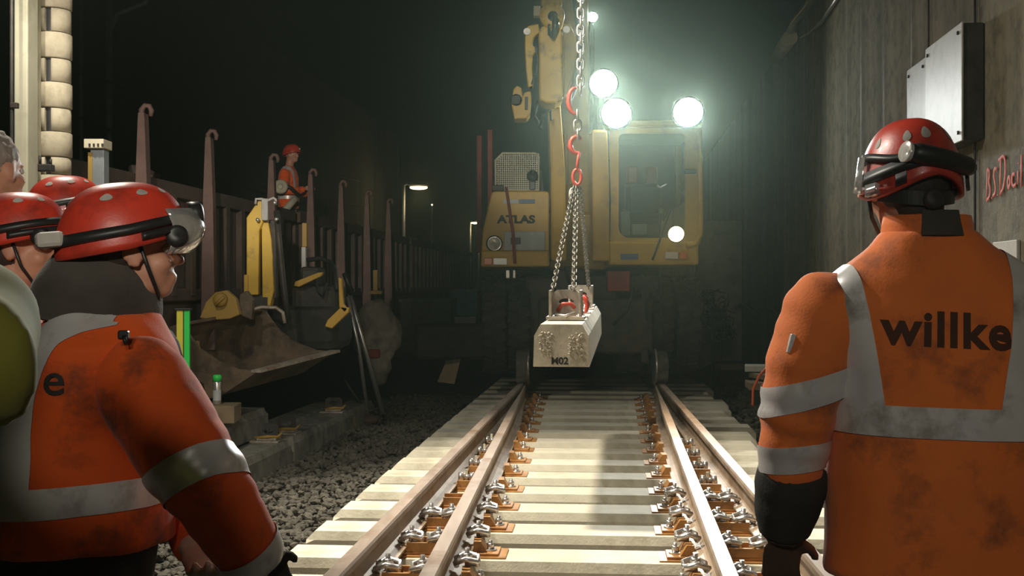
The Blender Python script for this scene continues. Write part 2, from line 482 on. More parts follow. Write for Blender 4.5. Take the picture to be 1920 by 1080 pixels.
def cable_on_wall(name, pts, r, m, label, cat='cable'):
    t = MB(); t.tube(pts, r, 6); return single(t, name, m, label, cat)
cable_on_wall('wall_cable', [wallpt(1828, y, WL - .015) for y in (-30, 60, 150, 240, 330, 420, 470)] + [wallpt(1815, 484, WL - .02), wallpt(1832, 476, WL - .03)],
              .008, M['cable'], 'thin black cable running down the wall behind the right worker')
cable_on_wall('wall_cable', [wallpt(1741, y, WL - .015) for y in (-30, 20, 60, 100)], .007, M['cable'],
              'short black cable running up the wall from the white cabinet')
# conduit and tube lamp near the top of the wall
t = thing('tube_lamp', L(WL, 13, 4.2), 'unlit tube lamp with its conduit high on the wall', 'lamp')
m_ = MB(); m_.tube([wallpt(1540, -30, WL - .12), wallpt(1516, 8, WL - .12), wallpt(1490, 40, WL - .12), wallpt(1478, 66, WL - .12)], .045, 10); m_.build('lamp_tube', M['alu'], t)
m_ = MB(); m_.tube([wallpt(1482, 70, WL - .12), wallpt(1455, 108, WL - .12)], .09, 10); m_.build('lamp_housing', M['bone'], t)
cable_on_wall('wall_cable', [wallpt(1580, -20, WL - .05), wallpt(1558, 14, WL - .05), wallpt(1540, 42, WL - .05), wallpt(1520, 60, WL - .05), wallpt(1502, 70, WL - .08)],
              .022, M['steel'], 'grey cable drooping beside the tube lamp at the top of the wall')
# cables along the foot of the wall
mb = MB(); pts = []
for k in range(40):
    y = 26 - k * .45; pts.append(L(WL - .1, y, 1.15 + .05 * math.sin(k * .9)))
mb.tube(pts, .03, 6); single(mb, 'wall_cable', M['cable'], 'thick black cable slung low along the concrete wall', 'cable')
random.seed(11)
for q, lab in enumerate(('tangle of black cable hanging at the wall corner beyond the tyres', 'second knot of cable at the foot of the pale pillar')):
    mb = MB()
    for k in range(9):
        c = P(1340 + q * 12, 575 + q * 30, 15.5 + q)
        pts = [c + Vector((random.uniform(-.22, .22), random.uniform(-.2, .2), random.uniform(-.3, .25))) for _ in range(7)]
        mb.tube(pts, .012, 5)
    mb.cyl(P(1336 + q * 14, 600, 15.5 + q), Vector((P(1336 + q * 14, 600, 15.5 + q).x, 15.5 + q, 0)), .02)
    single(mb, 'cable_bundle', M['cable'], lab, 'cable')
mb = MB(); mb.tube([P(1478, 664, 10.5), P(1445, 682, 10.4), P(1424, 704, 10.3), P(1412, 730, 10.3), P(1411, 760, 10.2)], .012, 6)
single(mb, 'extension_cable', M['orangecable'], 'orange cable arching down to the ballast by the right worker', 'cable')
t = thing('board_crate', P(1432, 725, 11.2), 'pale low crate with boards on the ballast bank by the wall', 'crate')
m_ = MB(); m_.box(P(1432, 722, 11.2), (.32, .4, .07), rz=-.09, bev=.006); m_.build('crate_base', M['timber'], t)
m_ = MB(); m_.box(P(1440, 705, 11.3), (.26, .34, .05), rz=.2, bev=.006); m_.build('crate_board', M['timber'], t)
m_ = MB(); m_.box(P(1425, 690, 11.5), (.30, .3, .06), rz=-.2, bev=.006); m_.build('crate_lid', M['paleplate'], t)
mb = MB(); mb.box(P(1368, 686, 15.0), (.32, .3, .08), rz=.1, bev=.008); single(mb, 'timber_block', M['timber'], 'pale timber block lying on the bank beyond the sleeper ends', 'timber')

# ================================================================== the track
RAILS = {'lo': (-.683, TD), 'li': (-.3215, .0558), 'ri': (.824, TD), 'ro': (1.2056, .0558)}
def rx(k, y): return RAILS[k][0] + RAILS[k][1] * (y - 4.32)
ZS, ZT = .205, .400                                           # sleeper top, rail head top
prof = [(-.075, 0), (.075, 0), (.075, .011), (.03, .020), (.010, .034), (.008, .105), (.018, .120), (.036, .128), (.036, .152), (.030, .163), (-.030, .163),
        (-.036, .152), (-.036, .128), (-.018, .120), (-.008, .105), (-.010, .034), (-.03, .020), (-.075, .011)]
def rail(key, ya, yb, label, taper=False):
    rings = []; n = 26
    for i in range(n + 1):
        y = ya + (yb - ya) * i / n; k = 1.0
        if taper and y > yb - 2.5: k = max(.25, (yb - y) / 2.5)
        rings.append([Vector((rx(key, y) + u * (k if True else 1), y, ZT - .163 + w)) for u, w in prof])
    m_ = MB(); m_.rings(rings, True, smooth=False)
    o = m_.build('rail', [M['rail'], M['railtop']])
    for p in o.data.polygons:
        if p.normal.z > .3 and p.center.z > ZT - .03: p.material_index = 1
    o.data.update(); recenter(o)
    return tag(o, label, 'rail', 'rails of the turnout')
rail('lo', 3.55, 24, 'outer left rail, long and straight, on the left ends of the sleepers')
rail('li', 3.55, 12.6, 'inner left switch rail that closes up to the outer left rail', True)
rail('ri', 3.55, 12.6, 'inner right switch rail with bright silver clips beside it', True)
rail('ro', 3.55, 24, 'outer right rail passing behind the sleeve of the right worker')

random.seed(3)
rot = -.080
def rotp(cx, cy, dx, dy, z): return Vector((cx + dx * math.cos(rot) - dy * math.sin(rot), cy + dx * math.sin(rot) + dy * math.cos(rot), z))
sl_prof = [(-.155, -.02), (.155, -.02), (.150, .16), (.132, ZS), (-.132, ZS), (-.150, .16)]
def sleeper_body(cx, cy, ln):
    m_ = MB(); rings = []
    e = .045
    for s, cut in ((-ln / 2, 1), (-ln / 2 + e, 0), (ln / 2 - e, 0), (ln / 2, 1)):
        rings.append([rotp(cx, cy, s, a, (h - (.045 if (cut and h > .16) else (.02 if cut and h > .1 else 0)))) for a, h in sl_prof])
    return m_.rings(rings, True, smooth=False)

def clip(t, c, side):
    """spring clip: two loops of bar and a bolt with a nut, side = +1 when the rail is on its -x side"""
    m_ = MB()
    for s in (-1, 1):
        pts = [c + Vector((-side * .045, s * .012, .012)), c + Vector((-side * .05, s * .045, .03)), c + Vector((-side * .005, s * .062, .05)), c + Vector((side * .045, s * .05, .035)),
               c + Vector((side * .05, s * .022, .02)), c + Vector((side * .01, s * .014, .022))]
        m_.tube(pts, .013, 7)
    ob = m_.build('spring_clip', M['bolt'], t)
    m_ = MB(); m_.cyl(c + Vector((0, 0, 0)), c + Vector((0, 0, .085)), .011, seg=10); m_.lathe(c + Vector((0, 0, .03)), (0, 0, 1), [(0, .030), (.006, .030)], 14)
    m_.hexnut(c + Vector((0, 0, .036)), (0, 0, 1), .023, .028); m_.build('nut', M['bolt'], ob)

def washer_bolt(par, c, r=.018):
    m_ = MB(); m_.lathe(c, (0, 0, 1), [(0, r * 1.7), (.008, r * 1.7)], 14); m_.hexnut(c + Vector((0, 0, .008)), (0, 0, 1), r, .028); m_.cyl(c, c + Vector((0, 0, .05)), r * .5, seg=8)
    m_.build('bolt', M['bolt'], par)

first = True
for k in range(22):
    cy = 3.73 + .58 * k
    xa, xb = left_end(cy), right_end(cy) + (.06 * math.sin(k * 1.7))
    ln = xb - xa; cx = (xa + xb) / 2
    if k < 20: lab = 'pale laid concrete sleeper under the rails, %s from the front of the photo' % ORD[max(0, k - 2)] if k >= 2 else \
            ('pale laid sleeper at the very near end of the rails' if k == 0 else 'pale laid sleeper just inside the near end of the rails')
    else: lab = 'dark laid sleeper under the excavator, %s behind its rail wheels' % ORD[k - 20]
    t = thing('concrete_sleeper', (cx, cy, 0), lab, 'sleeper', 'laid sleepers of the track')
    sleeper_body(cx, cy, ln).build('concrete_body', M['sleeper'], t)
    if cy > 13.2: continue
    for sgn, a, b in ((-1, 'lo', 'li'), (1, 'ro', 'ri')):
        # plate runs from outside the outer rail to beyond the inner rail
        xo, xi = rx(a, cy) + sgn * .15, rx(b, cy) - sgn * .20
        if abs(rx(a, cy) - rx(b, cy)) < .09: xi = rx(b, cy) - sgn * .20
        yy = lambda x: cy + (x - cx) * math.tan(rot)
        c0 = (xo + xi) / 2; w = abs(xo - xi)
        m_ = MB(); m_.box((c0, yy(c0), ZS + .004), (w + .07, .20, .008), rz=rot); m_.box((c0, yy(c0), ZS + .0145), (w, .155, .013), rz=rot, bev=.003)
        # raised chair blocks beside the rails
        gx0, gx1 = sorted((rx(a, cy) - sgn * .075, rx(b, cy) + sgn * .075))
        if gx1 - gx0 > .06:
            for s in (-1, 1):
                m_.box(((gx0 + gx1) / 2, yy((gx0 + gx1) / 2) + s * .065, ZS + .04), (gx1 - gx0, .014, .05), rz=rot)
            m_.box(((gx0 + gx1) / 2, yy((gx0 + gx1) / 2), ZS + .03), ((gx1 - gx0) * .98, .13, .022), rz=rot)
        xr = rx(b, cy) - sgn * .075
        for s_ in (0,):
            yv = yy(xr); q = [Vector((xr, yv - .06, ZS + .02)), Vector((xr, yv - .06, ZS + .072)), Vector((xr - sgn * .035, yv - .06, ZS + .072)), Vector((xr - sgn * .065, yv - .06, ZS + .022))]
            m_.prism(q, (0, .12, 0))
        pl = m_.build('base_plate', M['plate'], t)
        washer_bolt(pl, Vector((xi + sgn * .045, yy(xi) + .0, ZS + .02)))
        washer_bolt(pl, Vector((xo - sgn * .03, yy(xo), ZS + .02)))
        if cy < 6.7:
            clip(t, Vector((rx(b, cy) - sgn * .095, yy(rx(b, cy)) + .045, ZS + .065)), -sgn)
            clip(t, Vector((rx(a, cy) + sgn * .095, yy(rx(a, cy)) + .045, ZS + .02)), sgn)
            if rx(a, cy) - rx(b, cy) > .28 or rx(b, cy) - rx(a, cy) > .28:
                clip(t, Vector((rx(b, cy) + sgn * .095, yy(rx(b, cy)), ZS + .045)), sgn)
                clip(t, Vector((rx(a, cy) - sgn * .095, yy(rx(a, cy)), ZS + .045)), -sgn)
        elif cy < 9.5:
            g = (rx(a, cy) + rx(b, cy)) / 2
            if abs(rx(a, cy) - rx(b, cy)) > .17:
                m_ = MB(); m_.lathe(Vector((g - .05, yy(g) + .02, ZS + .075)), (1, 0, 0), [(0, .03), (.03, .03), (.03, .016), (.07, .016), (.07, .028), (.1, .028)], 10)
                m_.build('roller', M['bolt'], pl)
                m_ = MB(); m_.box((g, yy(g) + .05, ZS + .08), (.016, .012, .08)); m_.build('stop', M['bone'], pl)

# ================================================================== the sleeper in the air
A, B = Vector((.262, 6.10, 1.062)), Vector((.262 + .098 * 3.25, 9.35, 1.105))
ax = (B - A).normalized(); sx = Vector((ax.y, -ax.x, 0)).normalized(); up = sx.cross(ax).normalized()
HW = .150
hp = [(-HW, 0), (HW, 0), (HW * .965, .165), (HW * .74, .226), (-HW * .74, .226), (-HW * .965, .165)]
t = thing('hanging_sleeper', (A + B) / 2, 'pale concrete sleeper hanging level in chains above the track', 'sleeper')
LOAD = t
m_ = MB(); n = 14; ln = (B - A).length
m_.rings([[A + ax * (ln * i / n) + sx * u + up * h for u, h in hp] for i in range(n + 1)], True, smooth=False)
m_.build('concrete_body', M['load'], t)
text_on('M02', .052, A + sx * -.008 + up * .030, sx, up, 'lettering', M['ink'], t, bold=.0015, off=.002)
random.seed(5)
for u0 in (-.10, -.065, .055, .095):                          # torn strand marks on the end face
    m_ = MB()
    for q in range(26):
        c = A + sx * (u0 + random.uniform(-.015, .015)) + up * random.uniform(.055, .185)
        stone(m_, c - ax * .001, random.uniform(.004, .010))
    m_.build('broken_edge', M['load'], t)
for q, d in ((0, .95), (1, 1.6), (2, 2.4)):
    m_ = MB(); m_.box(A + ax * d + up * .231, (.22, .16, .012), rot=Matrix((sx, ax, up)).transposed(), bev=.003); pl = m_.build('base_plate', M['galv'], t)
    for s in (-1, 1): washer_bolt(pl, A + ax * d + sx * (s * .07) + up * .236, .015)

ROT = Matrix((sx, ax, up)).transposed()
def lifting_clamp(d, label):
    c = A + ax * d + up * .232
    t = thing('lifting_clamp', c, label, 'clamp', 'lifting clamps on the hanging sleeper')
    m_ = MB(); m_.box(c + up * .010, (.22, .17, .018), rot=ROT, bev=.003); m_.build('foot_plate', M['galv'], t)
    for s in (-1, 1):
        m_ = MB(); m_.box(c + sx * (s * .086) + up * .094, (.016, .15, .15), rot=ROT, bev=.003); m_.build('side_plate', M['galv'], t)
    # back plate with an oval hole
    mm = MB(); N = 20; w, h = .078, .075; cc = c + ax * .05 + up * .094
    out, inn = [], []
    for k in range(N):
        a = 2 * PI * k / N; cu, su = math.cos(a), math.sin(a); q = max(abs(cu) / w, abs(su) / h)
        out.append(cc + sx * (cu / q) + up * (su / q)); inn.append(cc + sx * (cu * .045) + up * (.005 + su * .020))
    mm.rings([out, inn, [p + ax * .012 for p in inn], [p + ax * .012 for p in out]], False, True, smooth=False); mm.build('back_plate', M['galv'], t)
    mm = MB(); mm.tube([cc - ax * .04 + sx * -.05 + up * -.045, cc - ax * .05 + sx * -.02 + up * -.005, cc - ax * .04 + sx * .03 + up * -.005, cc - ax * .03 + sx * .05 + up * -.03], .011, 8); mm.build('pull_hook', M['hookred'], t)
    mm = MB(); mm.tube([c + sx * -.06 + up * .03 - ax * .06, c + up * .022 - ax * .08, c + sx * .055 + up * .04 - ax * .06], .009, 8); mm.build('locking_bar', M['steel'], t)
    return t
lifting_clamp(.50, 'near rusty steel lifting clamp standing on the hanging sleeper above the M02 end')
lifting_clamp(2.75, 'far steel lifting clamp on the hanging sleeper, beyond the red hook')
# red hook and loose chain end lying on the load
mb = MB(); c = A + ax * 1.15 + up * .24
pts = [c + sx * (.03 * math.cos(a) + .07) + up * (.05 + .05 * math.sin(a)) for a in [PI * (.9 - .16 * i) for i in range(9)]]
mb.tube(pts, [.008, .012, .015, .017, .017, .016, .014, .011, .007], 8)
single(mb, 'tag_hook', M['hookred'], 'small red hook lying on the hanging sleeper between the clamps', 'hook')

def chain(pa, pb, link_len, r, w, sag=0.0):
    m_ = MB(); pa, pb = Vector(pa), Vector(pb); n = max(2, round((pb - pa).length / (link_len * .74)))
    d = (pb - pa).normalized(); s, u, _ = frame_for(d)
    for i in range(n):
        c = pa + (pb - pa) * ((i + .5) / n); a, b = (s, u) if i % 2 else (u, s)
        pts = []
        for q in range(10):
            an = 2 * PI * q / 10; ca, sa = math.cos(an), math.sin(an)
            pts.append(c + d * (ca * w * .5 + math.copysign((link_len - w) * .5, ca)) + a * (sa * w * .5))
        m_.tube(pts, r, 6, closed=True)
    return m_
M['chain'] = mat('chain_steel', (.20, .185, .155), .42, .6, var=.4, scale=20)
top = P(1082, 350, 7.42)
ends = [(.47, -.075, 'left strand of the near pair'), (.55, .045, 'right strand of the near pair'), (2.68, -.06, 'left strand of the far pair'), (2.78, .06, 'right strand of the far pair')]
for k, (d, s, lab) in enumerate(ends):
    e = A + ax * d + sx * s + up * (.40 if k < 2 else .38)
    single(chain(top + Vector(((k - 1.5) * .014, (k - 1.5) * .01, 0)), e, .042, .0042, .026), 'sling_chain', M['chain'],
           'long sling chain to the clamps of the hanging sleeper, ' + lab, 'chain', 'sling chains of the hanging sleeper')
mb = MB(); mb.ball(top + Vector((-.035, 0, -.05)), (.02, .02, .045), seg=10); single(mb, 'chain_tag', M['white'], 'small white tag at the top of the sling chains', 'tag')
mb = MB()
N = 18; c = top + Vector((0, 0, .062))
mb.tube([c + Vector((.027 * math.cos(2 * PI * q / N), 0, .050 * math.sin(2 * PI * q / N))) for q in range(N)], .011, 8, closed=True)
single(mb, 'master_link', M['hookred'], 'red master link that gathers the four sling chains', 'link')
def hook_mb(c, w, h, a0, da, rs):
    m_ = MB(); m_.tube([c + Vector((w * math.cos(PI * (a0 + da * i)), 0, h * math.sin(PI * (a0 + da * i)))) for i in range(len(rs))], rs, 8); return m_
mb = hook_mb(top + Vector((0, 0, .270)), .045, .055, -.38, -.15, [.011, .013, .016, .017, .017, .016, .015, .013, .010, .007])
mb.tube([top + Vector((0, 0, .108)), top + Vector((.004, 0, .16)), top + Vector((.012, 0, .222))], [.012, .010, .013], 8)
single(mb, 'crane_hook', M['hookred'], 'red crane hook hanging right above the red master link', 'hook')
single(chain(top + Vector((.005, 0, .30)), top + Vector((.0, 0, .49)), .075, .009, .045), 'hoist_chain', M['steel'], 'short bright chain between the two red hooks', 'chain')
mb = hook_mb(top + Vector((-.01, 0, .555)), .045, .085, .45, .14, [.008, .011, .014, .016, .017, .016, .014, .011, .008])
single(mb, 'crane_hook', M['hookred'], 'upper red hook below the excavator arm, highest of the hooks', 'hook')
single(chain(top + Vector((.02, 0, .60)), top + Vector((.03, 0, 2.35)), .075, .008, .042), 'hoist_chain', M['steel'], 'long hoist chain running up out of the top of the photo', 'chain')
# ================================================================== the road-rail excavator
EY = 12.8
def Q(px, py, dy=0.0):
    """point on the excavator's front plane, pushed dy metres behind it (kept square to the frame)"""
    p = P(px, py, EY); return Vector((p.x, EY + dy, p.z))
def slab(poly, dy0, dy1):
    m_ = MB(); m_.prism([Q(x, y, dy0) for x, y in poly], (0, dy1 - dy0, 0)); return m_
def qbox(m_, x0, y0, x1, y1, d0, d1, bev=0.0, rot=None):
    a, b = Q(x0, y0), Q(x1, y1)
    return m_.box(((a.x + b.x) / 2, EY + (d0 + d1) / 2, (a.z + b.z) / 2), (abs(b.x - a.x), abs(d1 - d0), abs(a.z - b.z)), bev=bev, rot=rot)
def bevel_mod(o, w=.015):
    md = o.modifiers.new('b', 'BEVEL'); md.width = w; md.segments = 2; md.limit_method = 'ANGLE'; md.angle_limit = .6
    return o
X = thing('road_rail_excavator', (1.0, EY + 1.6, .4), 'yellow road-rail excavator with bright work lamps standing on the rails', 'excavator')
# chassis
m_ = MB(); qbox(m_, 985, 515, 1250, 640, .35, 4.6, .05); qbox(m_, 1010, 560, 1230, 665, .15, .6, .03); m_.build('chassis', M['dark'], X)
m_ = MB(); qbox(m_, 1140, 508, 1182, 546, .05, .3, .01); m_.build('tow_plate', M['dimred'], X)
m_ = MB(); qbox(m_, 1040, 505, 1100, 560, .08, .4, .02); m_.build('step_box', M['dark'], X)
m_ = MB(); m_.cyl(Q(990, 612, .7), Q(1262, 612, .7), .11, seg=14); m_.cyl(Q(1110, 612, .45), Q(1110, 612, 1.0), .26, seg=18); m_.build('axle', M['dark'], X)
m_ = MB()
for a, b in (((1195, 520), (1215, 600)), ((1205, 515), (1238, 560)), ((1060, 500), (1075, 600)), ((1190, 540), (1150, 610))):
    p, q = Q(*a, .1), Q(*b, .05); m_ = MB(); m_.tube([p, (p + q) / 2 + Vector((.03, -.12, -.04)), q], .018, 7); m_.build('hydraulic_hose', M['cable'], X)

def tyre(x0, x1, pyc, dy, rr=.575):
    c0 = Q(0, pyc, dy); w = x1 - x0; xc = (x0 + x1) / 2
    m_ = MB(); pr = [(-w / 2, rr * .52), (-w / 2, rr * .84), (-w * .42, rr * .93), (-w * .3, rr * .955), (w * .3, rr * .955), (w * .42, rr * .93), (w / 2, rr * .84), (w / 2, rr * .52)]
    m_.lathe((xc, c0.y, c0.z), (1, 0, 0), pr, 40)
    N = 26
    for k in range(N):                                        # block tread
        for s in (-1, 1):
            a = 2 * PI * (k + (.5 if s > 0 else 0)) / N
            R = Matrix.Rotation(-a, 3, 'X') @ Matrix.Rotation(s * .35, 3, 'Z')
            m_.box(Vector((xc + s * w * .26, c0.y + math.sin(a) * rr * .965, c0.z + math.cos(a) * rr * .965)), (w * .44, .085, rr * .075), rot=R, bev=.006)
    ty = m_.build('tyre', M['rubber'], X)
    m_ = MB(); m_.lathe((xc, c0.y, c0.z), (1, 0, 0), [(-w * .40, .04), (-w * .40, .16), (-w * .2, .2), (-w * .46, .30), (-w * .46, .33), (w * .46, .33), (w * .46, .30), (w * .2, .2), (w * .4, .16), (w * .4, .04)], 24)
    for k in range(8):
        a = 2 * PI * k / 8; m_.hexnut((xc - w * .40, c0.y + math.sin(a) * .12, c0.z + math.cos(a) * .12), (-1, 0, 0), .02, .02)
    m_.build('wheel_rim', M['ochre'], ty)
xl = lambda px: Q(px, 0).x
for dy in (.75, 3.9):
    tyre(xl(903), xl(949), 612, dy); tyre(xl(952), xl(996), 612, dy)
    tyre(xl(1164), xl(1214), 612, dy); tyre(xl(1276), xl(1322), 612, dy); tyre(xl(1222), xl(1270), 612, dy)
for key, dy in (('lo', .15), ('ro', .15), ('lo', 4.6), ('ro', 4.6)):
    y = EY + dy; x = rx(key, y); s = 1 if key == 'lo' else -1
    m_ = MB(); m_.lathe((x - s * .06, y, ZT + .185), (s, 0, 0), [(0, .05), (0, .17), (.01, .185), (.115, .188), (.122, .21), (.145, .21), (.15, .19), (.15, .05)], 32); rw = m_.build('rail_wheel', M['steel'], X)
    m_ = MB(); m_.box((x + s * .19, y + .12, ZT + .30), (.09, .34, .16), bev=.02); m_.box((x + s * .19, y + .2, ZT + .5), (.08, .12, .45), bev=.02); m_.build('swing_arm', M['dark'], X)
# engine side: the ATLAS housing
m_ = slab([(902, 474), (905, 430), (921, 362), (926, 358), (1026, 358), (1030, 362), (1030, 474)], 0, 3.2); bevel_mod(m_.build('engine_cover', M['yellow2'], X), .03)
m_ = MB(); qbox(m_, 902, 470, 1030, 500, -.06, 3.1, .02); m_.build('bumper', M['yellow2'], X)
m_ = MB(); qbox(m_, 945, 434, 1022, 470, -.022, .05, .008); m_.build('front_flap', M['label'], X)
m_ = MB(); qbox(m_, 958, 446, 976, 458, -.04, .0, .004); m_.build('tow_eye', M['black'], X)
m_ = MB(); qbox(m_, 944, 374, 972, 382, -.012, .02, .002); m_.build('sticker', M['label'], X)
m_ = MB(); qbox(m_, 973, 374, 1003, 382, -.012, .02, .002); m_.build('sticker', M['blue'], X)
text_on('ATLAS', .118, Q(968, 412, -.001), (1, 0, 0), (0, 0, 1), 'lettering', M['ink'], X, bold=.006, off=.004, sx=1.22)
m_ = MB(); m_.lathe(Q(927, 457, .02), (0, -1, 0), [(0, .085), (.05, .085), (.06, .075), (.05, .066), (.045, 0.0)], 24); hl = m_.build('head_lamp', M['clear'], X)
m_ = MB(); m_.lathe(Q(927, 457, .0), (0, -1, 0), [(.0, .092), (.045, .092), (.05, .078)], 24, cap=False); m_.build('lamp_ring', M['black'], hl)
for x0, x1, mm in ((908, 923, 'amber'), (925, 951, 'clear'), (1245, 1270, 'clear'), (1272, 1286, 'amber')):
    y = 491 if x0 < 1000 else 480
    m_ = MB(); qbox(m_, x0, y - 7, x1, y + 6, -.09, -.03, .006); m_.build('signal_lamp' if mm == 'amber' else 'side_lamp', M[mm], X)
m_ = MB(); qbox(m_, 948, 506, 956, 522, -.08, -.02, .008); qbox(m_, 961, 506, 967, 522, -.08, -.02, .008); m_.build('coupling', M['steel'], X)
# perforated guard above the cover
fr = [(929, 356), (929, 300), (942, 287), (1004, 287), (1010, 293), (1010, 356)]
m_ = MB()
for k in range(21):
    x = 930 + k * 4; yt = 287 + max(0, (942 - x)); a, b = Q(x, yt, .02), Q(x, 356, .02)
    m_.box((a + b) / 2, (.009, .010, (a - b).length))
for k in range(18):
    y = 288 + k * 4; xa = 929 + max(0, 300 - y); a, b = Q(xa, y, .02), Q(1010, y, .02)
    m_.box((a + b) / 2, ((b - a).length, .008, .009))
gr = m_.build('guard_grille', M['bone'], X)
m_ = MB(); m_.tube([Q(x, y, .02) for x, y in fr], .014, 6, closed=True); m_.build('grille_frame', M['bone'], gr)
m_ = MB(); m_.lathe(Q(998, 331, -.02), (0, -1, 0), [(0, .06), (.05, .066), (.09, .05), (.1, 0)], 18); qbox(m_, 993, 340, 1003, 356, -.05, .0, .005); m_.build('fan_motor', M['black'], X)
m_ = MB(); qbox(m_, 922, 348, 945, 358, -.05, .15, .01); m_.build('cover_hinge', M['dark'], X)
m_ = slab([(935, 358), (935, 320), (1014, 300), (1022, 358)], .3, 2.6); m_.build('engine_hood', M['dark'], X)
for x0, x1, yt in ((893, 901, 228), (915, 921, 216)):
    m_ = MB(); m_.box((Q(x0, 0).x, EY + 1.2, (Q(0, yt).z + 1.9) / 2), (.06, .06, Q(0, yt).z - 1.9), bev=.008); m_.build('red_post', M['dimred'], X)
m_ = MB(); m_.tube([Q(949, 352, -.02), Q(956, 400, -.05), Q(962, 440, -.05), Q(965, 494, -.1)], .018, 7); m_.build('red_hose', M['dimred'], X)
# boom: the two beams that carry it, then the raised boom, its bright end block and the arm above the frame
def beam(name, m, pts, w, h, parent=X, bev=.03):
    """box beam through (point, width scale, depth scale) stations"""
    m_ = MB(); R = []
    for p, kw, kh in pts:
        R.append([p + Vector((sx_ * w * kw / 2, sy_ * h * kh / 2, 0)) for sx_, sy_ in ((-1, -1), (1, -1), (1, 1), (-1, 1))])
    m_.rings(R, True, smooth=False); return bevel_mod(m_.build(name, m, parent), bev)
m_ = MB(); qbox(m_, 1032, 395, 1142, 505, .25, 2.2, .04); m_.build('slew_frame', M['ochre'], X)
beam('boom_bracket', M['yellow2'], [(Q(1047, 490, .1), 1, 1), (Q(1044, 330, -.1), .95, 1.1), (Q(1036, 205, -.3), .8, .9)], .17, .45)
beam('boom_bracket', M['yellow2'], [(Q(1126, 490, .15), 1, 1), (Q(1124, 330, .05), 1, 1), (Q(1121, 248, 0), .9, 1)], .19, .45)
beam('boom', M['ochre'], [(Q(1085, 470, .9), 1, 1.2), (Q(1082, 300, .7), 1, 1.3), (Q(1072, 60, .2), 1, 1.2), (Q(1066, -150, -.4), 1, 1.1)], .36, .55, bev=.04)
m_ = MB(); a, b = Q(1065, 480, .3), Q(1058, 250, .1); m_.cyl(a, a.lerp(b, .6), .075, seg=16); m_.cyl(a.lerp(b, .55), b, .042, seg=12); m_.build('lift_cylinder', M['ochre'], X)
m_ = MB(); m_.tube([Q(1034, 360, -.1), Q(1032, 400, -.2), Q(1036, 440, -.15), Q(1040, 470, 0)], .02, 7); m_.tube([Q(1140, 300, 0), Q(1141, 380, -.1), Q(1140, 450, -.05)], .018, 7); m_.build('boom_hose', M['cable'], X)
UY = -1.0                                                     # the bright end block stands in front of the machine
def U(px, py, dy=0.0):
    p = P(px, py, EY + UY); return Vector((p.x, EY + UY + dy, p.z))
def ubox(m_, x0, y0, x1, y1, d0, d1, bev=.01):
    a, b = U(x0, y0), U(x1, y1); return m_.box(((a.x + b.x) / 2, EY + UY + (d0 + d1) / 2, (a.z + b.z) / 2), (abs(b.x - a.x), abs(d1 - d0), abs(a.z - b.z)), bev=bev)
m_ = MB(); m_.prism([U(1011, 186), U(1010, 62), U(1016, 48), U(1050, 48), U(1054, 62), U(1056, 186), U(1042, 193), U(1024, 193)], (0, .42, 0)); ub = bevel_mod(m_.build('boom_head', M['yellow'], X), .022)
m_ = MB(); m_.cyl(U(1022, 28, .2), U(1050, 28, .2), .01, seg=8); m_.lathe(U(1035, 30, -.06), (0, 1, 0), [(0, .06), (0, .125), (.03, .13), (.4, .13), (.4, .06)], 26)
for k in range(12): a = 2 * PI * k / 12; m_.hexnut(U(1035, 30, -.055) + Vector((.10 * math.cos(a), 0, .10 * math.sin(a))), (0, -1, 0), .013, .012)
m_.build('pivot_ring', M['yellow'], ub)
m_ = MB(); m_.lathe(U(1036, 33, -.08), (0, 1, 0), [(0, .0), (0, .05), (.05, .055)], 18); m_.tube([U(1036, 32, -.10), U(1041, 44, -.13), U(1040, 60, -.12), U(1036, 74, -.08), U(1030, 66, -.06), U(1029, 48, -.06)], [.03, .038, .036, .028, .02, .014], 10); m_.build('swivel_hook', M['blackgloss'], ub)
m_ = MB(); ubox(m_, 1014, -8, 1054, 14, -.02, .5, .03); ubox(m_, 1018, -120, 1052, -4, .05, .5, .02); m_.build('boom_neck', M['yellow'], X)
m_ = MB(); ubox(m_, 1000, 12, 1014, 31, -.04, .1, .01); m_.build('valve_block', M['bone'], ub)
m_ = MB(); m_.prism([U(985, 62), U(990, 48), U(1010, 44), U(1012, 60), U(1001, 70), U(999, 84), U(1007, 92), U(1000, 104), U(998, 126), U(1001, 160), U(990, 164), U(986, 128), U(984, 84)], (0, .16, 0)); lk = bevel_mod(m_.build('link_arm', M['yellow'], X), .012)
m_ = MB(); m_.cyl(U(988, 60, -.03), U(988, 60, .2), .036, seg=14); m_.build('pin', M['steel'], lk)
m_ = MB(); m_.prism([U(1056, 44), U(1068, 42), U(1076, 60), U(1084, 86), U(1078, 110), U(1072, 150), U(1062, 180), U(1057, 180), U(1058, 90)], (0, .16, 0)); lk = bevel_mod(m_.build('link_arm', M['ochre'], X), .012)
m_ = MB(); m_.cyl(U(1062, 56, -.03), U(1062, 56, .2), .036, seg=14); m_.build('pin', M['steel'], lk)
m_ = MB(); m_.prism([U(963, 215), U(959, 196), U(962, 168), U(969, 160), U(978, 164), U(980, 180), U(984, 172), U(995, 170), U(997, 185), U(994, 214), U(988, 222), U(964, 223)], (0, .3, 0)); qc = bevel_mod(m_.build('coupler', M['yellow2'], X), .014)
m_ = MB(); m_.lathe(U(968, 188, -.03), (0, 1, 0), [(0, .06), (.0, .04), (.03, .045), (.05, .06)], 16); ubox(m_, 984, 182, 990, 206, -.03, .1, .006); m_.build('coupler_pin', M['dark'], qc)
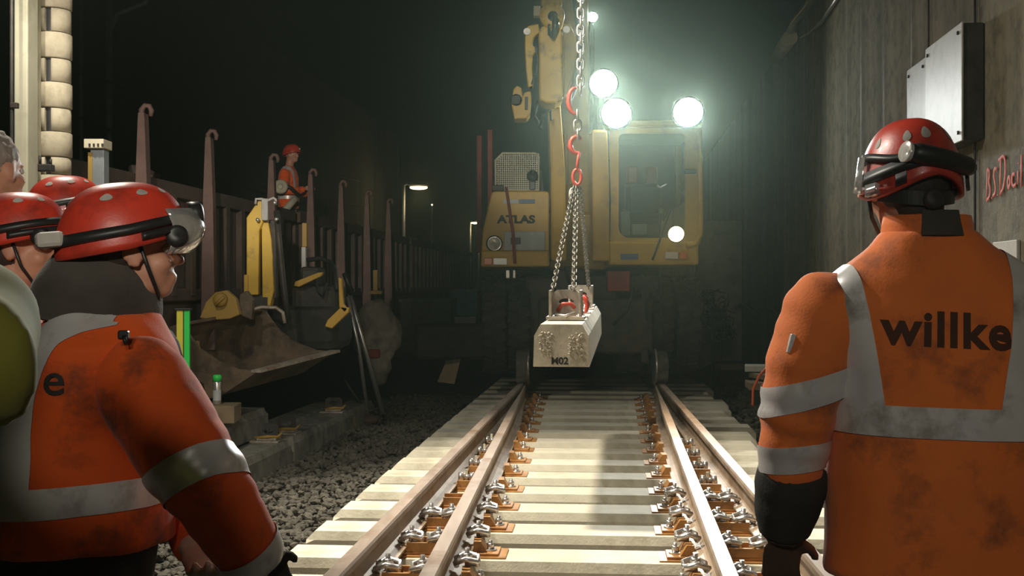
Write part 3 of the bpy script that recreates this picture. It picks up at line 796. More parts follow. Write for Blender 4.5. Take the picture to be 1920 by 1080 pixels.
m_ = MB(); m_.tube([U(996, 163, .05), U(1000, 150, -.05), U(1006, 140, -.08), U(1008, 110, -.04), U(1004, 88, -.02)], .013, 7); m_.tube([U(1012, 235, .1), U(1018, 215, -.02), U(1032, 208, -.02), U(1034, 222, .1)], .013, 7); m_.tube([U(1008, 190), U(1002, 215, .05), U(1015, 235, .2)], .016, 7); m_.build('boom_hose', M['cable'], X)
for h_ in ((1077, 20), (1086, 60)):
    pass
m_ = MB(); m_.tube([U(1076, -40, .1), U(1078, 20, -.02), U(1084, 60, -.02), U(1086, 110, .0), U(1078, 165, .1), U(1068, 190, .2)], .022, 7); m_.tube([U(1086, -40, .1), U(1086, 30, -.06), U(1091, 70, -.05), U(1088, 130, .1)], .014, 7); m_.build('boom_hose', M['cable'], X)
m_ = MB(); ubox(m_, 1078, 58, 1086, 68, -.09, -.02, .004); ubox(m_, 1083, 60, 1092, 80, -.1, -.02, .004); m_.build('hose_clamp', M['alu'], X)
m_ = MB(); R = []
for p, w, h in ((Vector((.46, 11.9, 5.3)), .3, .34), (Vector((.45, 10.5, 5.45)), .3, .42), (Vector((.43, 8.2, 5.0)), .24, .3), (Vector((.43, 7.35, 4.6)), .2, .2)):
    R.append([p + Vector((a * w / 2, 0, b * h / 2)) for a, b in ((-1, -1), (1, -1), (1, 1), (-1, 1))])
m_.rings(R, True, smooth=False); bevel_mod(m_.build('dipper_arm', M['yellow'], X), .02)
# cab
def rounded(x0, y0, x1, y1, r, n=6, rb=None):
    pts = []; rb = r if rb is None else rb
    for cx, cy, a0, q in ((x1 - r, y0 + r, -90, r), (x1 - rb, y1 - rb, 0, rb), (x0 + rb, y1 - rb, 90, rb), (x0 + r, y0 + r, 180, r)):
        for k in range(n + 1):
            a = math.radians(a0 + 90 * k / n); pts.append((cx + q * math.cos(a), cy + q * math.sin(a)))
    return pts
out = rounded(1143, 232, 1316, 470, 8, rb=26); inn = rounded(1160, 250, 1285, 446, 10, rb=20)
m_ = MB(); m_.rings([[Q(x, y, 0) for x, y in out], [Q(x, y, 0) for x, y in inn], [Q(x, y, .10) for x, y in inn], [Q(x, y, .10) for x, y in out]], False, True, smooth=False)
CAB = m_.build('cab_frame', M['yellow2'], X)
m_ = MB(); qbox(m_, 1160, 250, 1285, 446, .045, .055); m_.build('windscreen', M['glass'], X)
m_ = MB(); qbox(m_, 1140, 452, 1310, 497, -.02, 1.7, .03); m_.build('cab_base', M['yellow2'], X)
m_ = MB(); qbox(m_, 1143, 226, 1316, 240, -.05, 1.75, .03); m_.build('cab_roof', M['yellow2'], X)
m_ = MB(); qbox(m_, 1143, 240, 1316, 455, 1.6, 1.68); m_.build('cab_rear', M['dark'], X)
m_ = MB(); qbox(m_, 1143, 240, 1149, 455, .1, 1.6); m_.build('cab_side', M['dark'], X)
for d in (.75, 1.55):
    m_ = MB(); qbox(m_, 1304, 240, 1316, 455, d, d + .09, .01); m_.build('cab_pillar', M['yellow2'], X)
m_ = MB(); qbox(m_, 1300, 370, 1316, 455, .1, 1.6, .01); m_.build('cab_door', M['yellow2'], X)
m_ = MB(); m_.tube([Q(1308, 246, -.06), Q(1312, 300, -.06), Q(1313, 400, -.06), Q(1312, 440, -.06), Q(1302, 458, -.06), Q(1285, 462, -.06)], .025, 8); m_.build('guard_rail', M['yellow2'], X)
m_ = MB(); qbox(m_, 1283, 318, 1304, 326, -.05, .02, .006); m_.build('bracket', M['black'], X)
m_ = MB(); qbox(m_, 1163, 476, 1196, 487, -.03, -.01, .002); m_.build('sticker', M['blue'], X)
for x in (1190, 1228):
    m_ = MB(); qbox(m_, x, 296, x + 25, 332, .9, 1.02, .03); m_.build('seat_back', M['seat'], X)
m_ = MB(); qbox(m_, 1188, 330, 1256, 400, .85, 1.05, .05); qbox(m_, 1186, 395, 1258, 412, .4, 1.0, .04); m_.build('driver_seat', M['black'], X)
m_ = MB(); m_.tube([Q(1176, 445, .2), Q(1180, 420, .3), Q(1176, 395, .35)], .02, 8); m_.ball(Q(1176, 392, .35), .035); m_.tube([Q(1246, 445, .2), Q(1244, 420, .3), Q(1247, 395, .35)], .02, 8); m_.ball(Q(1247, 392, .35), .035); m_.build('control_lever', M['black'], X)
m_ = MB(); qbox(m_, 1164, 395, 1184, 442, .12, .2, .02); qbox(m_, 1186, 418, 1216, 440, .12, .2, .02); m_.build('papers', M['paleplate'], X)
m_ = MB(); m_.tube([Q(1231, 348, -.02), Q(1238, 352, -.03), Q(1250, 346, -.03)], .012, 6); m_.build('wiper_clip', M['alu'], X)
m_ = MB(); m_.tube([Q(1222, 488, -.05), Q(1236, 450, -.06), Q(1256, 390, -.04)], .012, 6); m_.build('wiper', M['black'], X)
# lamps: housings, bright lenses and the light each throws
def lamp(px, py, dy, r, aim, power, size, colr=(.95, 1, .97), spread=50, lens='leddisc', blend=1.0, cast=True):
    c = Q(px, py, dy); d = (Vector(aim) - c).normalized()
    m_ = MB(); m_.lathe(c - d * .10, d, [(0, r * .55), (.03, r * .95), (.095, r * 1.12), (.105, r * 1.12), (.10, r), (.085, r * .99)], 24, cap=True); h = m_.build('work_lamp', M['black'], X)
    m_ = MB(); m_.lathe(c - d * .012, d, [(0, r), (.012, r * .97), (.020, r * .6), (.022, 0.001)], 24); m_.build('lamp_lens', M[lens], h)
    if cast:
        li = bpy.data.lights.new('work_lamp_beam', 'SPOT'); li.energy = power; li.color = colr; li.spot_size = math.radians(spread); li.spot_blend = blend; li.shadow_soft_size = size
        o = bpy.data.objects.new('work_lamp_beam', li); COL.objects.link(o); o.location = c + d * .06; o.rotation_euler = d.to_track_quat('-Z', 'Y').to_euler()
XL = .5
lamp(1110, 36, -.1, .055, (.3, 5, .6), 420 * XL, .05)
lamp(1128, 164, -.25, .15, (.5, 4.5, .8), 1100 * XL, .08)
lamp(1152, 218, -.2, .16, (.1, 4.5, .8), 1100 * XL, .08)
lamp(1285, 216, -.2, .16, (.9, 4.5, .8), 1100 * XL, .08)
lamp(1265, 440, -.12, .085, (1.2, 5, .7), 90 * XL, .05, (1, .62, .3), 80, 'warmdisc')
m_ = MB(); qbox(m_, 1122, 166, 1132, 246, -.02, .08, .01); qbox(m_, 1146, 218, 1158, 236, .0, .12, .01); qbox(m_, 1280, 218, 1290, 236, .0, .12, .01); qbox(m_, 1106, 40, 1114, 250, .02, .10, .01); m_.build('lamp_bracket', M['dark'], X)

# ================================================================== the stake wagon on the next track
WG = -3.6
W = thing('stake_wagon', L(WG - 1.3, 14, 0), 'long brown stake wagon with ribbed side boards on the neighbouring track', 'wagon')
wr = -math.atan(TD)
m_ = MB(); m_.box(L(WG - 1.35, 17, 1.25), (2.7, 22, .22), rz=wr, bev=.01); m_.box(L(WG - .10, 17, 1.12), (.14, 22, .34), rz=wr, bev=.01); m_.build('wagon_floor', M['wagon'], W)
zt = 2.32
for y0_, y1_ in ((6.0, 12.6), (12.75, 19.5), (19.65, 28)):
    m_ = MB(); ym = (y0_ + y1_) / 2; h = zt - 1.36
    m_.box(L(WG, ym, 1.36 + h / 2), (.05, y1_ - y0_, h), rz=wr); m_.box(L(WG + .02, ym, zt - .06), (.12, y1_ - y0_, .12), rz=wr, bev=.01); m_.box(L(WG + .02, ym, 1.42), (.10, y1_ - y0_, .10), rz=wr, bev=.01)
    n = int((y1_ - y0_) / .42)
    for k in range(n): m_.box(L(WG + .045, y0_ + .2 + k * .42, 1.36 + h / 2), (.07, .10, h - .1), rz=wr, bev=.006)
    m_.build('side_board', M['wagon'], W)
m_ = MB(); m_.box(L(WG - 2.6, 17, 1.85), (.05, 22, .95), rz=wr); m_.build('far_board', M['wagon'], W)
for y in (8.5, 10.3, 12.0, 18, 24):
    for d in (0, ):
        m_ = MB(); m_.lathe(L(WG - .55, y, .42 + .46), (1, -TD, 0), [(0, .1), (0, .46), (.11, .46), (.12, .49), (.15, .49), (.15, .1)], 30); m_.build('wagon_wheel', M['dark'], W)
m_ = MB(); m_.box(L(WG - 1.3, 17, .95), (1.6, 20, .35), rz=wr); m_.build('underframe', M['dark'], W)
def stake(px, pyt, Y):
    x = P(px, 0, Y).x; zt_ = P(0, pyt, Y).z; m_ = MB(); lat = WG + .12; c = L(lat, Y, 0)
    pts = []
    for z, w in ((.95, .115), (1.5, .11), (zt_ - .62, .085), (zt_ - .13, .05), (zt_ - .07, .042)):
        pts.append((z, w))
    R = [[c + Vector((a * w / 2, b * .05, z)) for a, b in ((-1, -1), (1, -1), (1, 1), (-1, 1))] for z, w in pts]
    m_.rings(R, True, smooth=False)
    tp = c + Vector((0, 0, zt_ - .08))
    m_.tube([tp + Vector((-.012, 0, -.02)), tp + Vector((-.012, 0, .04)), tp + Vector((.012, 0, .07)), tp + Vector((.045, 0, .065)), tp + Vector((.06, 0, .03)), tp + Vector((.055, 0, -.01))], [.024, .022, .02, .02, .02, .014], 8)
    m_.build('stake', M['stake'], W)
for Y in (8.43, 9.80, 11.58, 13.06, 14.5, 16.0, 17.5):
    stake(1156 + (WG + .12) * FPX / Y, 537 - (2.83 - HC) * FPX / Y, Y)
m_ = MB()
random.seed(9)
for k in range(34):
    y = 6.5 + k * .45; stone(m_, L(WG - .05 - random.random() * .5, y, zt - .02 + random.random() * .06), random.uniform(.03, .10))
for o in (tag(m_.build('rubble', M['wagon']), 'lumps of spoil showing above the side boards of the wagon', 'rubble', kind='stuff'),): pass

# ================================================================== mini excavator with the bucket, on the left
E = thing('mini_excavator', L(-3.0, 10.6, 0), 'yellow mini excavator with its bucket resting over the stored sleepers', 'excavator')
def G(px, py, Y): return P(px, py, Y)
def gpoly(poly, Y, d): m_ = MB(); m_.prism([P(x, y, Y) for x, y in poly], (0, d, 0)); return m_
def gbox(m_, x0, y0, x1, y1, Y, d, bev=.01):
    a, b = P(x0, y0, Y), P(x1, y1, Y); return m_.box(((a.x + b.x) / 2, Y + d / 2, (a.z + b.z) / 2), (abs(b.x - a.x), d, abs(a.z - b.z)), bev=bev)
bevel_mod(gpoly([(462, 408), (487, 372), (497, 372), (500, 400), (486, 432), (484, 553), (462, 553)], 10.0, .10).build('boom_plate', M['yellow'], E), .008)
bevel_mod(gpoly([(490, 418), (503, 416), (509, 450), (513, 545), (506, 575), (492, 575), (491, 500)], 10.05, .12).build('boom_plate', M['yellow'], E), .008)
m_ = MB(); gbox(m_, 457, 515, 465, 553, 9.98, .1, .006); m_.build('boom_lug', M['yellow2'], E)
m_ = MB(); gbox(m_, 490, 372, 502, 413, 9.93, .05, .006); m_.tube([P(479, 383, 9.95), P(480, 373, 9.95), P(490, 373, 9.95), P(502, 376, 9.95), P(513, 371, 9.95), P(517, 374, 9.95), P(517, 384, 9.95)], .012, 7)
m_.build('hook_bracket', M['white'], E)
m_ = MB()
for x, y in ((483, 412), (518, 411), (515, 380)): m_.ball(P(x, y, 9.92), .018, seg=8)
m_.build('grease_cap', M['alu'], E)
m_ = MB(); gbox(m_, 504, 412, 518, 560, 10.1, .1, .01); m_.tube([P(519, 395, 10.1), P(523, 450, 10.08), P(532, 540, 10.0), P(540, 600, 10.0)], .028, 8); m_.build('hydraulic_cylinder', M['dark'], E)
m_ = MB(); gbox(m_, 565, 463, 573, 514, 11.2, .08, .006); m_.build('chrome_rod', M['white'], E)
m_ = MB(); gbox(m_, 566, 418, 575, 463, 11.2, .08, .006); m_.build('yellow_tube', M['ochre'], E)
bevel_mod(gpoly([(551, 536), (553, 528), (596, 511), (606, 510), (602, 518), (560, 538)], 10.6, .08).build('lever_arm', M['yellow2'], E), .006)
bevel_mod(gpoly([(609, 612), (614, 600), (640, 575), (655, 577), (653, 586), (622, 616)], 10.3, .1).build('stabiliser_arm', M['yellow2'], E), .006)
bevel_mod(gpoly([(634, 520), (640, 522), (644, 570), (652, 580), (646, 586), (636, 576)], 10.3, .08).build('stabiliser_leg', M['yellow2'], E), .006)
m_ = MB(); m_.tube([P(575, 488, 10.8), P(600, 484, 10.8), P(620, 492, 10.7), P(628, 505, 10.6), P(632, 545, 10.4)], .022, 8); m_.build('hydraulic_hose', M['cable'], E); m_ = MB(); m_.tube([P(590, 520, 10.7), P(596, 545, 10.6), P(606, 556, 10.6), P(612, 530, 10.6)], .014, 7); m_.build('hydraulic_hose', M['cable'], E)
m_ = MB(); gbox(m_, 545, 535, 630, 610, 10.7, .7, .05); gbox(m_, 560, 500, 596, 540, 10.9, .5, .04); m_.build('engine_body', M['dark'], E)
m_ = MB(); gbox(m_, 492, 575, 640, 660, 10.55, .8, .10); m_.build('crawler_track', M['rubber'], E)
m_ = MB(); gbox(m_, 466, 553, 506, 580, 10.05, .2, .02); m_.build('boom_foot', M['dark'], E)
m_ = MB(); m_.tube([P(469, 592, 9.8), P(474, 580, 9.8), P(490, 576, 9.8), P(518, 577, 9.8), P(530, 586, 9.8), P(534, 606, 9.8)], .016, 7); m_.build('hand_rail', M['galv'], E)
# bucket: side cheeks and a curved shell, mouth to the right
BU0, BU1 = 9.15, 10.25
shell = [(388, 570), (378, 590), (371, 618), (370, 650), (378, 684), (396, 712), (430, 728), (470, 735)]
lip0, lip1 = P(492, 690, BU0), P(642, 664, BU1)
def bucket():
    m_ = MB()
    prof2 = [(-.02, .64), (-.12, .61), (-.21, .50), (-.26, .34), (-.23, .17), (-.12, .04), (.06, -.01), (.34, .06), (.66, .25)]
    o = P(418, 735, 9.6); a = Vector((.96, -.26, .02)).normalized(); wdir = Vector((.45, .89, .10)).normalized(); u = Vector((0, 0, 1))
    W2 = 1.02; Rr = []
    base = o - wdir * .46
    for side in (0, 1):
        p0 = base + wdir * (W2 * side)
    shellpts = lambda s, off: [base + wdir * s + a * (x * (1 - off) + .05 * off) + u * (z * (1 - off) + .22 * off) for x, z in prof2]
    A0, A1 = shellpts(0, 0), shellpts(W2, 0); B0, B1 = shellpts(0, .06), shellpts(W2, .06)
    ring = [A0, A1, B1, B0]
    m_.rings([[A0[k], A1[k], B1[k], B0[k]] for k in range(len(prof2))], True, smooth=False)
    sh = m_.build('bucket', M['bucket'], E)
    for s in (-.012, W2 - .012):
        m_ = MB(); m_.prism([base + wdir * s + a * x + u * z for x, z in prof2 + [(.48, .265), (.30, .33), (.14, .43), (.04, .55)]], wdir * .026); m_.build('side_cheek', M['bucket'], sh)
    m_ = MB(); m_.box(base + wdir * (W2 / 2) + a * .65 + u * .252, (.09, W2 + .04, .022), rot=Matrix((a, wdir, wdir.cross(a) * -1)).transposed()); m_.build('cutting_edge', M['galv'], sh)
    return base, a, wdir, u, sh
bb, ba, bw, bu, BK = bucket()
bevel_mod(gpoly([(374, 596), (386, 566), (404, 548), (424, 544), (442, 560), (449, 590), (430, 598), (400, 600)], 9.55, .09).build('coupler_ear', M['ochre'], BK), .008)
bevel_mod(gpoly([(446, 590), (449, 552), (462, 545), (474, 562), (472, 600)], 9.7, .09).build('coupler_ear', M['bucket'], BK), .008)
m_ = MB(); m_.lathe(P(411, 562, 9.50), (0, 1, 0), [(0, .02), (0, .055), (.05, .06), (.08, .04)], 16); m_.cyl(P(404, 572, 9.49), P(420, 556, 9.49), .013, seg=8); m_.build('coupler_pin', M['ochre'], BK)
bevel_mod(gpoly([(346, 660), (352, 640), (368, 640), (372, 670), (366, 696), (352, 694)], 9.2, .1).build('coupler_ear', M['ochre'], BK), .008)
m_ = MB(); m_.lathe(P(373, 724, 9.1), (0, -1, 0), [(0, .02), (0, .04), (.06, .04), (.06, .02)], 14); m_.build('pin_eye', M['dark'], BK)

# ================================================================== stored sleepers beside the gravel
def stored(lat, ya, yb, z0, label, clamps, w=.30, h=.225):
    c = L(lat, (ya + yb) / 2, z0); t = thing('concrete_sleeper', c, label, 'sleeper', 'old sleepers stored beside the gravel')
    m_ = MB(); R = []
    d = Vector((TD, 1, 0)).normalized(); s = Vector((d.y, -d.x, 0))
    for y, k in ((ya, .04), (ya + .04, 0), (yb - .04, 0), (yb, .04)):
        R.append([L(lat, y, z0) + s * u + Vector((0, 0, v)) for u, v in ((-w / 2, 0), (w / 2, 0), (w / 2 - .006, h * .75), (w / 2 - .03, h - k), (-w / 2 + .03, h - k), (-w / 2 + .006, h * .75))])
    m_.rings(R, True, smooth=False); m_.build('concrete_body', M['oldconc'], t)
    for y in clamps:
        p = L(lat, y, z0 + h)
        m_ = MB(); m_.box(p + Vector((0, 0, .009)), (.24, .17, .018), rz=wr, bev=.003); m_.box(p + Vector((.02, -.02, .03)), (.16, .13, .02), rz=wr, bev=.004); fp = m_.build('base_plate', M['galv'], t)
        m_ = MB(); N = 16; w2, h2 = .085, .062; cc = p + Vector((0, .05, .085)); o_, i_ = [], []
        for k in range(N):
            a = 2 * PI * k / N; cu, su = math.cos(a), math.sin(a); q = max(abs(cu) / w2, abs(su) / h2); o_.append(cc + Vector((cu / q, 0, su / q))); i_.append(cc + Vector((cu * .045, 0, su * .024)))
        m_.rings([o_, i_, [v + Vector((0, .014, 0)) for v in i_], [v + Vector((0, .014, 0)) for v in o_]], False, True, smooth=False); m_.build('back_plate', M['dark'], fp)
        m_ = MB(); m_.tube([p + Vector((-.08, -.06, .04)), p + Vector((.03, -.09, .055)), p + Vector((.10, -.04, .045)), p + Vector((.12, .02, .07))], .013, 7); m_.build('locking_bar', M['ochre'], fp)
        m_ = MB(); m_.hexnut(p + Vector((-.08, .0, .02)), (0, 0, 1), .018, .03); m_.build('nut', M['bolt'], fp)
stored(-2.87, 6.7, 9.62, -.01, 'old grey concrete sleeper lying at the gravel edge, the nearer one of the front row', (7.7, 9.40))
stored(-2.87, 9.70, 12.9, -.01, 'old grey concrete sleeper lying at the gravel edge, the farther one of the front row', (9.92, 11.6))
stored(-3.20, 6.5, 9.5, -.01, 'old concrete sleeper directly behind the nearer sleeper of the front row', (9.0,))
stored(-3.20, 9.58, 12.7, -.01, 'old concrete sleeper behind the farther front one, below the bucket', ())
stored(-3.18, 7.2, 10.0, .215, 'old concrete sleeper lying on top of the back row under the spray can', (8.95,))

cb = P(402, 757, 8.9); mb = MB(); mb.box((cb.x - .03, 8.9, .508), (.42, .30, .134), rz=.05, bev=.006); single(mb, 'timber_block', M['timber'], 'short brown timber block under the spray can', 'timber')
t = thing('spray_can', P(407, 752, 8.9), 'marking spray can with a bright green cap on the stored sleepers', 'can')
c = P(407, 757, 8.9); c.z = .576; m_ = MB(); m_.lathe(c, (0, 0, 1), [(0, .028), (.004, .032), (.165, .032), (.18, .026)], 18); m_.build('can_body', M['alu'], t)
m_ = MB(); m_.lathe(c + Vector((0, 0, .178)), (0, 0, 1), [(0, .033), (.04, .033), (.05, .026)], 18); m_.build('can_cap', M['green'], t)
m_ = MB(); m_.lathe(c + Vector((0, 0, .03)), (0, 0, 1), [(0, .0325), (.08, .0325)], 18, cap=False); m_.build('can_label', M['label'], t)
t = thing('levelling_staff', (P(344, 700, 7.9).x, 7.9, .216), 'yellow and green levelling staff standing in front of the bucket', 'staff')
for x0, x1, mm in ((332, 344, 'lime'), (346, 356, 'green')):
    a, b = P(x0, 580, 7.9), P(x1, 760, 7.9); b.z = .216; m_ = MB(); m_.box(((a.x + b.x) / 2, 7.9, (a.z + b.z) / 2), (b.x - a.x, .03, a.z - b.z), bev=.003); m_.build('staff_rail', M[mm], t)
m_ = MB(); a = P(344, 580, 7.9); m_.box(a, (.11, .05, .015), bev=.003); m_.build('staff_cap', M['black'], t)

# aluminium A-frame leaning at the end of the stored sleepers
t = thing('lifting_tongs', P(690, 780, 12.6), 'leaning aluminium A-frame tool standing on the gravel', 'tool')
m_ = MB(); m_.tube([P(646, 512, 12.3), P(660, 552, 12.35)], .03, 8); m_.build('grip', M['black'], t)
m_ = MB(); m_.tube([P(652, 556, 12.3), P(672, 650, 12.4), P(690, 778, 12.5)], .022, 8); m_.build('leg', M['alu'], t)
m_ = MB(); m_.tube([P(656, 552, 12.4), P(684, 652, 12.5), P(718, 776, 12.6)], .028, 8); m_.build('leg', M['alu'], t)
m_ = MB(); m_.tube([P(688, 772, 12.5), P(716, 762, 12.6)], .015, 6); m_.tube([P(686, 768, 12.5), P(664, 740, 12.45), P(646, 712, 12.4)], .014, 6); m_.build('brace', M['dark'], t)
mb = MB(); mb.ball(P(692, 787, 12.4), (.10, .08, .055), seg=14); single(mb, 'boulder', M['stake'], 'brown rounded stone at the foot of the A-frame tool', 'stone')
# the hunched sack on a post, boxes and crates in the middle distance
t = thing('draped_sack', (P(715, 720, 14.0).x, 14.0, 0), 'pale dusty sack draped over a stand beyond the A-frame tool', 'sack')
bm = bmesh.new(); tmp = MB()
tmp.ball(P(708, 600, 14.0), (.22, .2, .24)); tmp.ball(P(724, 612, 14.0), (.16, .18, .2)); tmp.ball(P(700, 640, 14.0), (.20, .2, .26)); tmp.ball(P(712, 672, 14.0), (.17, .18, .28)); tmp.ball(P(732, 640, 13.95), (.10, .12, .2))
b_ = remesh(tmp.bm, .035, 1)
for v in b_.verts: v.co += v.normal * (.09 * noise.noise(v.co * 4.0) + .03 * noise.noise(v.co * 13.0))
bm_obj(b_, 'sack', M['sack'], t)
m_ = MB(); m_.cyl((P(706, 720, 14.0).x, 14.0, -.02), P(704, 545, 14.0), .025); m_.build('post', M['dark'], t)
m_ = MB(); gbox(m_, 694, 545, 716, 552, 13.95, .12, .01); m_.build('post_plate', M['ochre'], t); m_ = MB(); gbox(m_, 699, 506, 708, 546, 13.98, .06, .01); m_.build('post_head', M['ochre'], t)
m_ = MB(); gbox(m_, 690, 655, 712, 672, 13.78, .06, .02); m_.build('red_tag', M['dimred'], t)
t = thing('skip_box', P(798, 640, 17), 'grey-green steel box standing beyond the sack', 'container')
m_ = MB(); gbox(m_, 750, 564, 846, 640, 17, 1.6, .03); m_.build('box_body', M['greenbox'], t); m_ = MB(); gbox(m_, 748, 560, 848, 567, 16.96, 1.7, .01); m_.build('box_rim', M['greenbox'], t)
for x in (765, 800, 832):
    m_ = MB(); gbox(m_, x, 568, x + 5, 640, 16.95, .06, .005); m_.build('rib', M['greenbox'], t)
t = thing('teal_crate', P(870, 600, 18.5), 'teal crate stack half hidden beside the left tyres', 'crate')
m_ = MB(); gbox(m_, 846, 546, 896, 592, 18.5, .8, .02); m_.build('crate_body', M['teal'], t); m_ = MB(); gbox(m_, 844, 543, 898, 549, 18.45, .9, .01); m_.build('crate_rim', M['teal'], t)
t = thing('white_sheet', P(868, 610, 18.0), 'white folded sheeting under the teal crate', 'sheet')
m_ = MB(); m_.prism([P(845, 594, 18), P(892, 594, 18), P(892, 616, 18), P(884, 606, 18), P(846, 606, 18)], (0, .3, 0)); m_.build('fold', M['white'], t); m_ = MB(); gbox(m_, 846, 606, 880, 616, 18.05, .3, .02); m_.build('bundle', M['paleplate'], t)
mb = MB(); mb.prism([P(820, 716, 12.8), P(834, 684, 13.0), P(862, 680, 13.0), P(852, 720, 12.8)], (.0, .25, .03)); single(mb, 'board_offcut', M['timber'], 'pale board offcut leaning on the gravel left of the excavator', 'board')
mb = MB(); mb.box(P(850, 640, 16.2), (1.1, .5, .5), rz=.1, bev=.05); single(mb, 'steel_trough', M['dark'], 'dark trough on the ground before the teal crate', 'trough')

# street lamps down the line
def street_lamp(px, py, Y, pole_px, s, lab):
    t = thing('platform_lamp', P(pole_px, 600, Y), lab, 'lamp', 'platform lamps down the line')
    c = P(px, py, Y); a = P(pole_px, py, Y); m_ = MB(); m_.cyl((a.x, Y, 0), (a.x, Y, a.z + .1), .055 * s, .045 * s, 10); m_.build('pole', M['post'], t)
    m_ = MB(); m_.tube([a + Vector((0, 0, .05)), a + Vector((.1, 0, .08)), c + Vector((0, 0, .08 * s))], .03 * s, 8); m_.ball(c + Vector((0, 0, .05 * s)), (.32 * s, .2 * s, .09 * s)); m_.build('lamp_head', M['post'], t)
    m_ = MB(); m_.ball(c + Vector((0, 0, -.03 * s)), (.27 * s, .17 * s, .06 * s)); m_.build('lamp_bowl', M['streetdisc'], t)
    li = bpy.data.lights.new('platform_lamp_light', 'POINT'); li.energy = 22; li.color = (1, .72, .35); li.shadow_soft_size = .2; o = bpy.data.objects.new('platform_lamp_light', li); COL.objects.link(o); o.location = c + Vector((0, -.1, -.25 * s))
street_lamp(785, 350, 34, 757, 1.0, 'warm oval platform lamp on a thin pole above the wagon')
street_lamp(891, 417, 60, 882, .9, 'small warm platform lamp far down the line by the red posts')
for q, (px, py, lab) in enumerate(((874, 475, 'lowest tiny distant lamp on the dark horizon'), (898, 464, 'tiny distant lamp just left of the excavator light'), (810, 384, 'faint tiny lamp right below the warm platform lamp'))):
    t = thing('signal_light', P(px, py, 44), lab, 'lamp'); m_ = MB(); m_.ball(P(px, py, 44), .06 if q < 2 else .03, seg=10); m_.build('lens', M['smalldisc'], t)
    m_ = MB(); m_.cyl(P(px, py, 44.15), Vector((P(px, py, 44.15).x, 44.15, 0)), .03); m_.build('pole', M['post'], t)

# ================================================================== the column and the ribbed pipe on the left
mb = MB(); CYY = 6.3
a, b = P(26, 0, CYY).x, P(52, 0, CYY).x
mb.box(((a + b) / 2, CYY + .07, 2.4), (b - a, .14, 4.9), bev=.008); mb.box(((a + b) / 2 - .03, CYY + .22, 2.4), (.02, .2, 4.9))
structure(mb, 'column', M['column'])
mb = MB(); x = P(22, 0, CYY - .2).x; mb.cyl((x, CYY - .2, 0), (x, CYY - .2, 4.8), .010, seg=8); mb.box((x + .015, CYY - .2, P(0, 198, CYY - .2).z), (.04, .03, .03), bev=.004)
single(mb, 'thin_rod', M['dark'], 'thin dark rod running up in front of the pale column', 'rod')
t = thing('ribbed_pipe', (P(101, 0, 6.72).x, 6.72, 0), 'stack of pale ribbed rings with dark slots beside the column', 'pipe')
RY = 6.72; xc = P(101, 0, RY).x; rr = (P(132, 0, RY).x - P(68, 0, RY).x) / 2
bands = [(-90, -28, 1), (-28, 20, 0), (20, 65, 1), (65, 113, 0), (113, 158, 1), (158, 205, 0), (205, 250, 1), (250, 296, 0), (296, 330, 1), (330, 380, 0)]
m_ = MB(); m_.cyl((xc, RY, .3), (xc, RY, 4.6), rr * .80, seg=20); m_.build('core_pipe', M['black'], t)
for y0_, y1_, slot in bands:
    z1, z0 = P(0, y0_, RY).z, P(0, y1_, RY).z; m_ = MB()
    if not slot:
        m_.lathe((xc, RY, z0), (0, 0, 1), [(0, rr * .94), (.006, rr * 1.02), ((z1 - z0) * .5, rr * 1.03), (z1 - z0 - .006, rr * 1.02), (z1 - z0, rr * .94)], 28)
    else:                                                     # split ring: an open slot towards the camera
        R = []; n = 26; gap = .38
        for k in range(n + 1):
            an = -PI / 2 + .03 + gap / 2 + (2 * PI - gap) * k / n; ca, sa = math.cos(an), math.sin(an)
            R.append([Vector((xc + ca * q, RY + sa * q, z)) for q, z in ((rr * .80, z0 + .004), (rr * .96, z0 + .005), (rr * .97, (z0 + z1) / 2), (rr * .96, z1 - .005), (rr * .80, z1 - .004))])
        m_.rings(R, True)
    m_.build('slotted_ring' if slot else 'ring', M['ribs'], t)
m_ = MB(); a = P(85, 315, RY - .2)
m_.box(a, (.09, .06, .04), bev=.006); m_.cyl(a + Vector((-.03, 0, .02)), a + Vector((-.03, 0, .07)), .008); m_.cyl(a + Vector((.03, 0, .02)), a + Vector((.03, 0, .05)), .008); m_.build('pipe_clamp', M['dark'], t)
t = thing('bracket_post', (P(180, 0, 7).x, 7, 0), 'grey post with a pale slotted bracket on top', 'post')
m_ = MB(); a, b = P(174, 282, 7), P(200, 380, 7); m_.box(((a.x + b.x) / 2, 7, a.z / 2), (b.x - a.x, .09, a.z), bev=.006); m_.build('post_shaft', M['post'], t)
m_ = MB(); a, b = P(166, 286, 6.96), P(174, 380, 6.96); m_.box(((a.x + b.x) / 2, 6.96, (a.z + b.z) / 2), (b.x - a.x, .02, a.z - b.z)); m_.build('edge_strip', M['ochre'], t)
m_ = MB(); a, b = P(162, 262, 6.95), P(199, 279, 6.95); m_.box(((a.x + b.x) / 2, 6.98, (a.z + b.z) / 2), (b.x - a.x, .15, a.z - b.z), bev=.004); br = m_.build('bracket', M['bone'], t)
for k in range(4):
    m_ = MB(); p = P(168 + k * 8, 272, 6.90); m_.box(p, (.010, .012, .018)); m_.build('slot', M['black'], br)
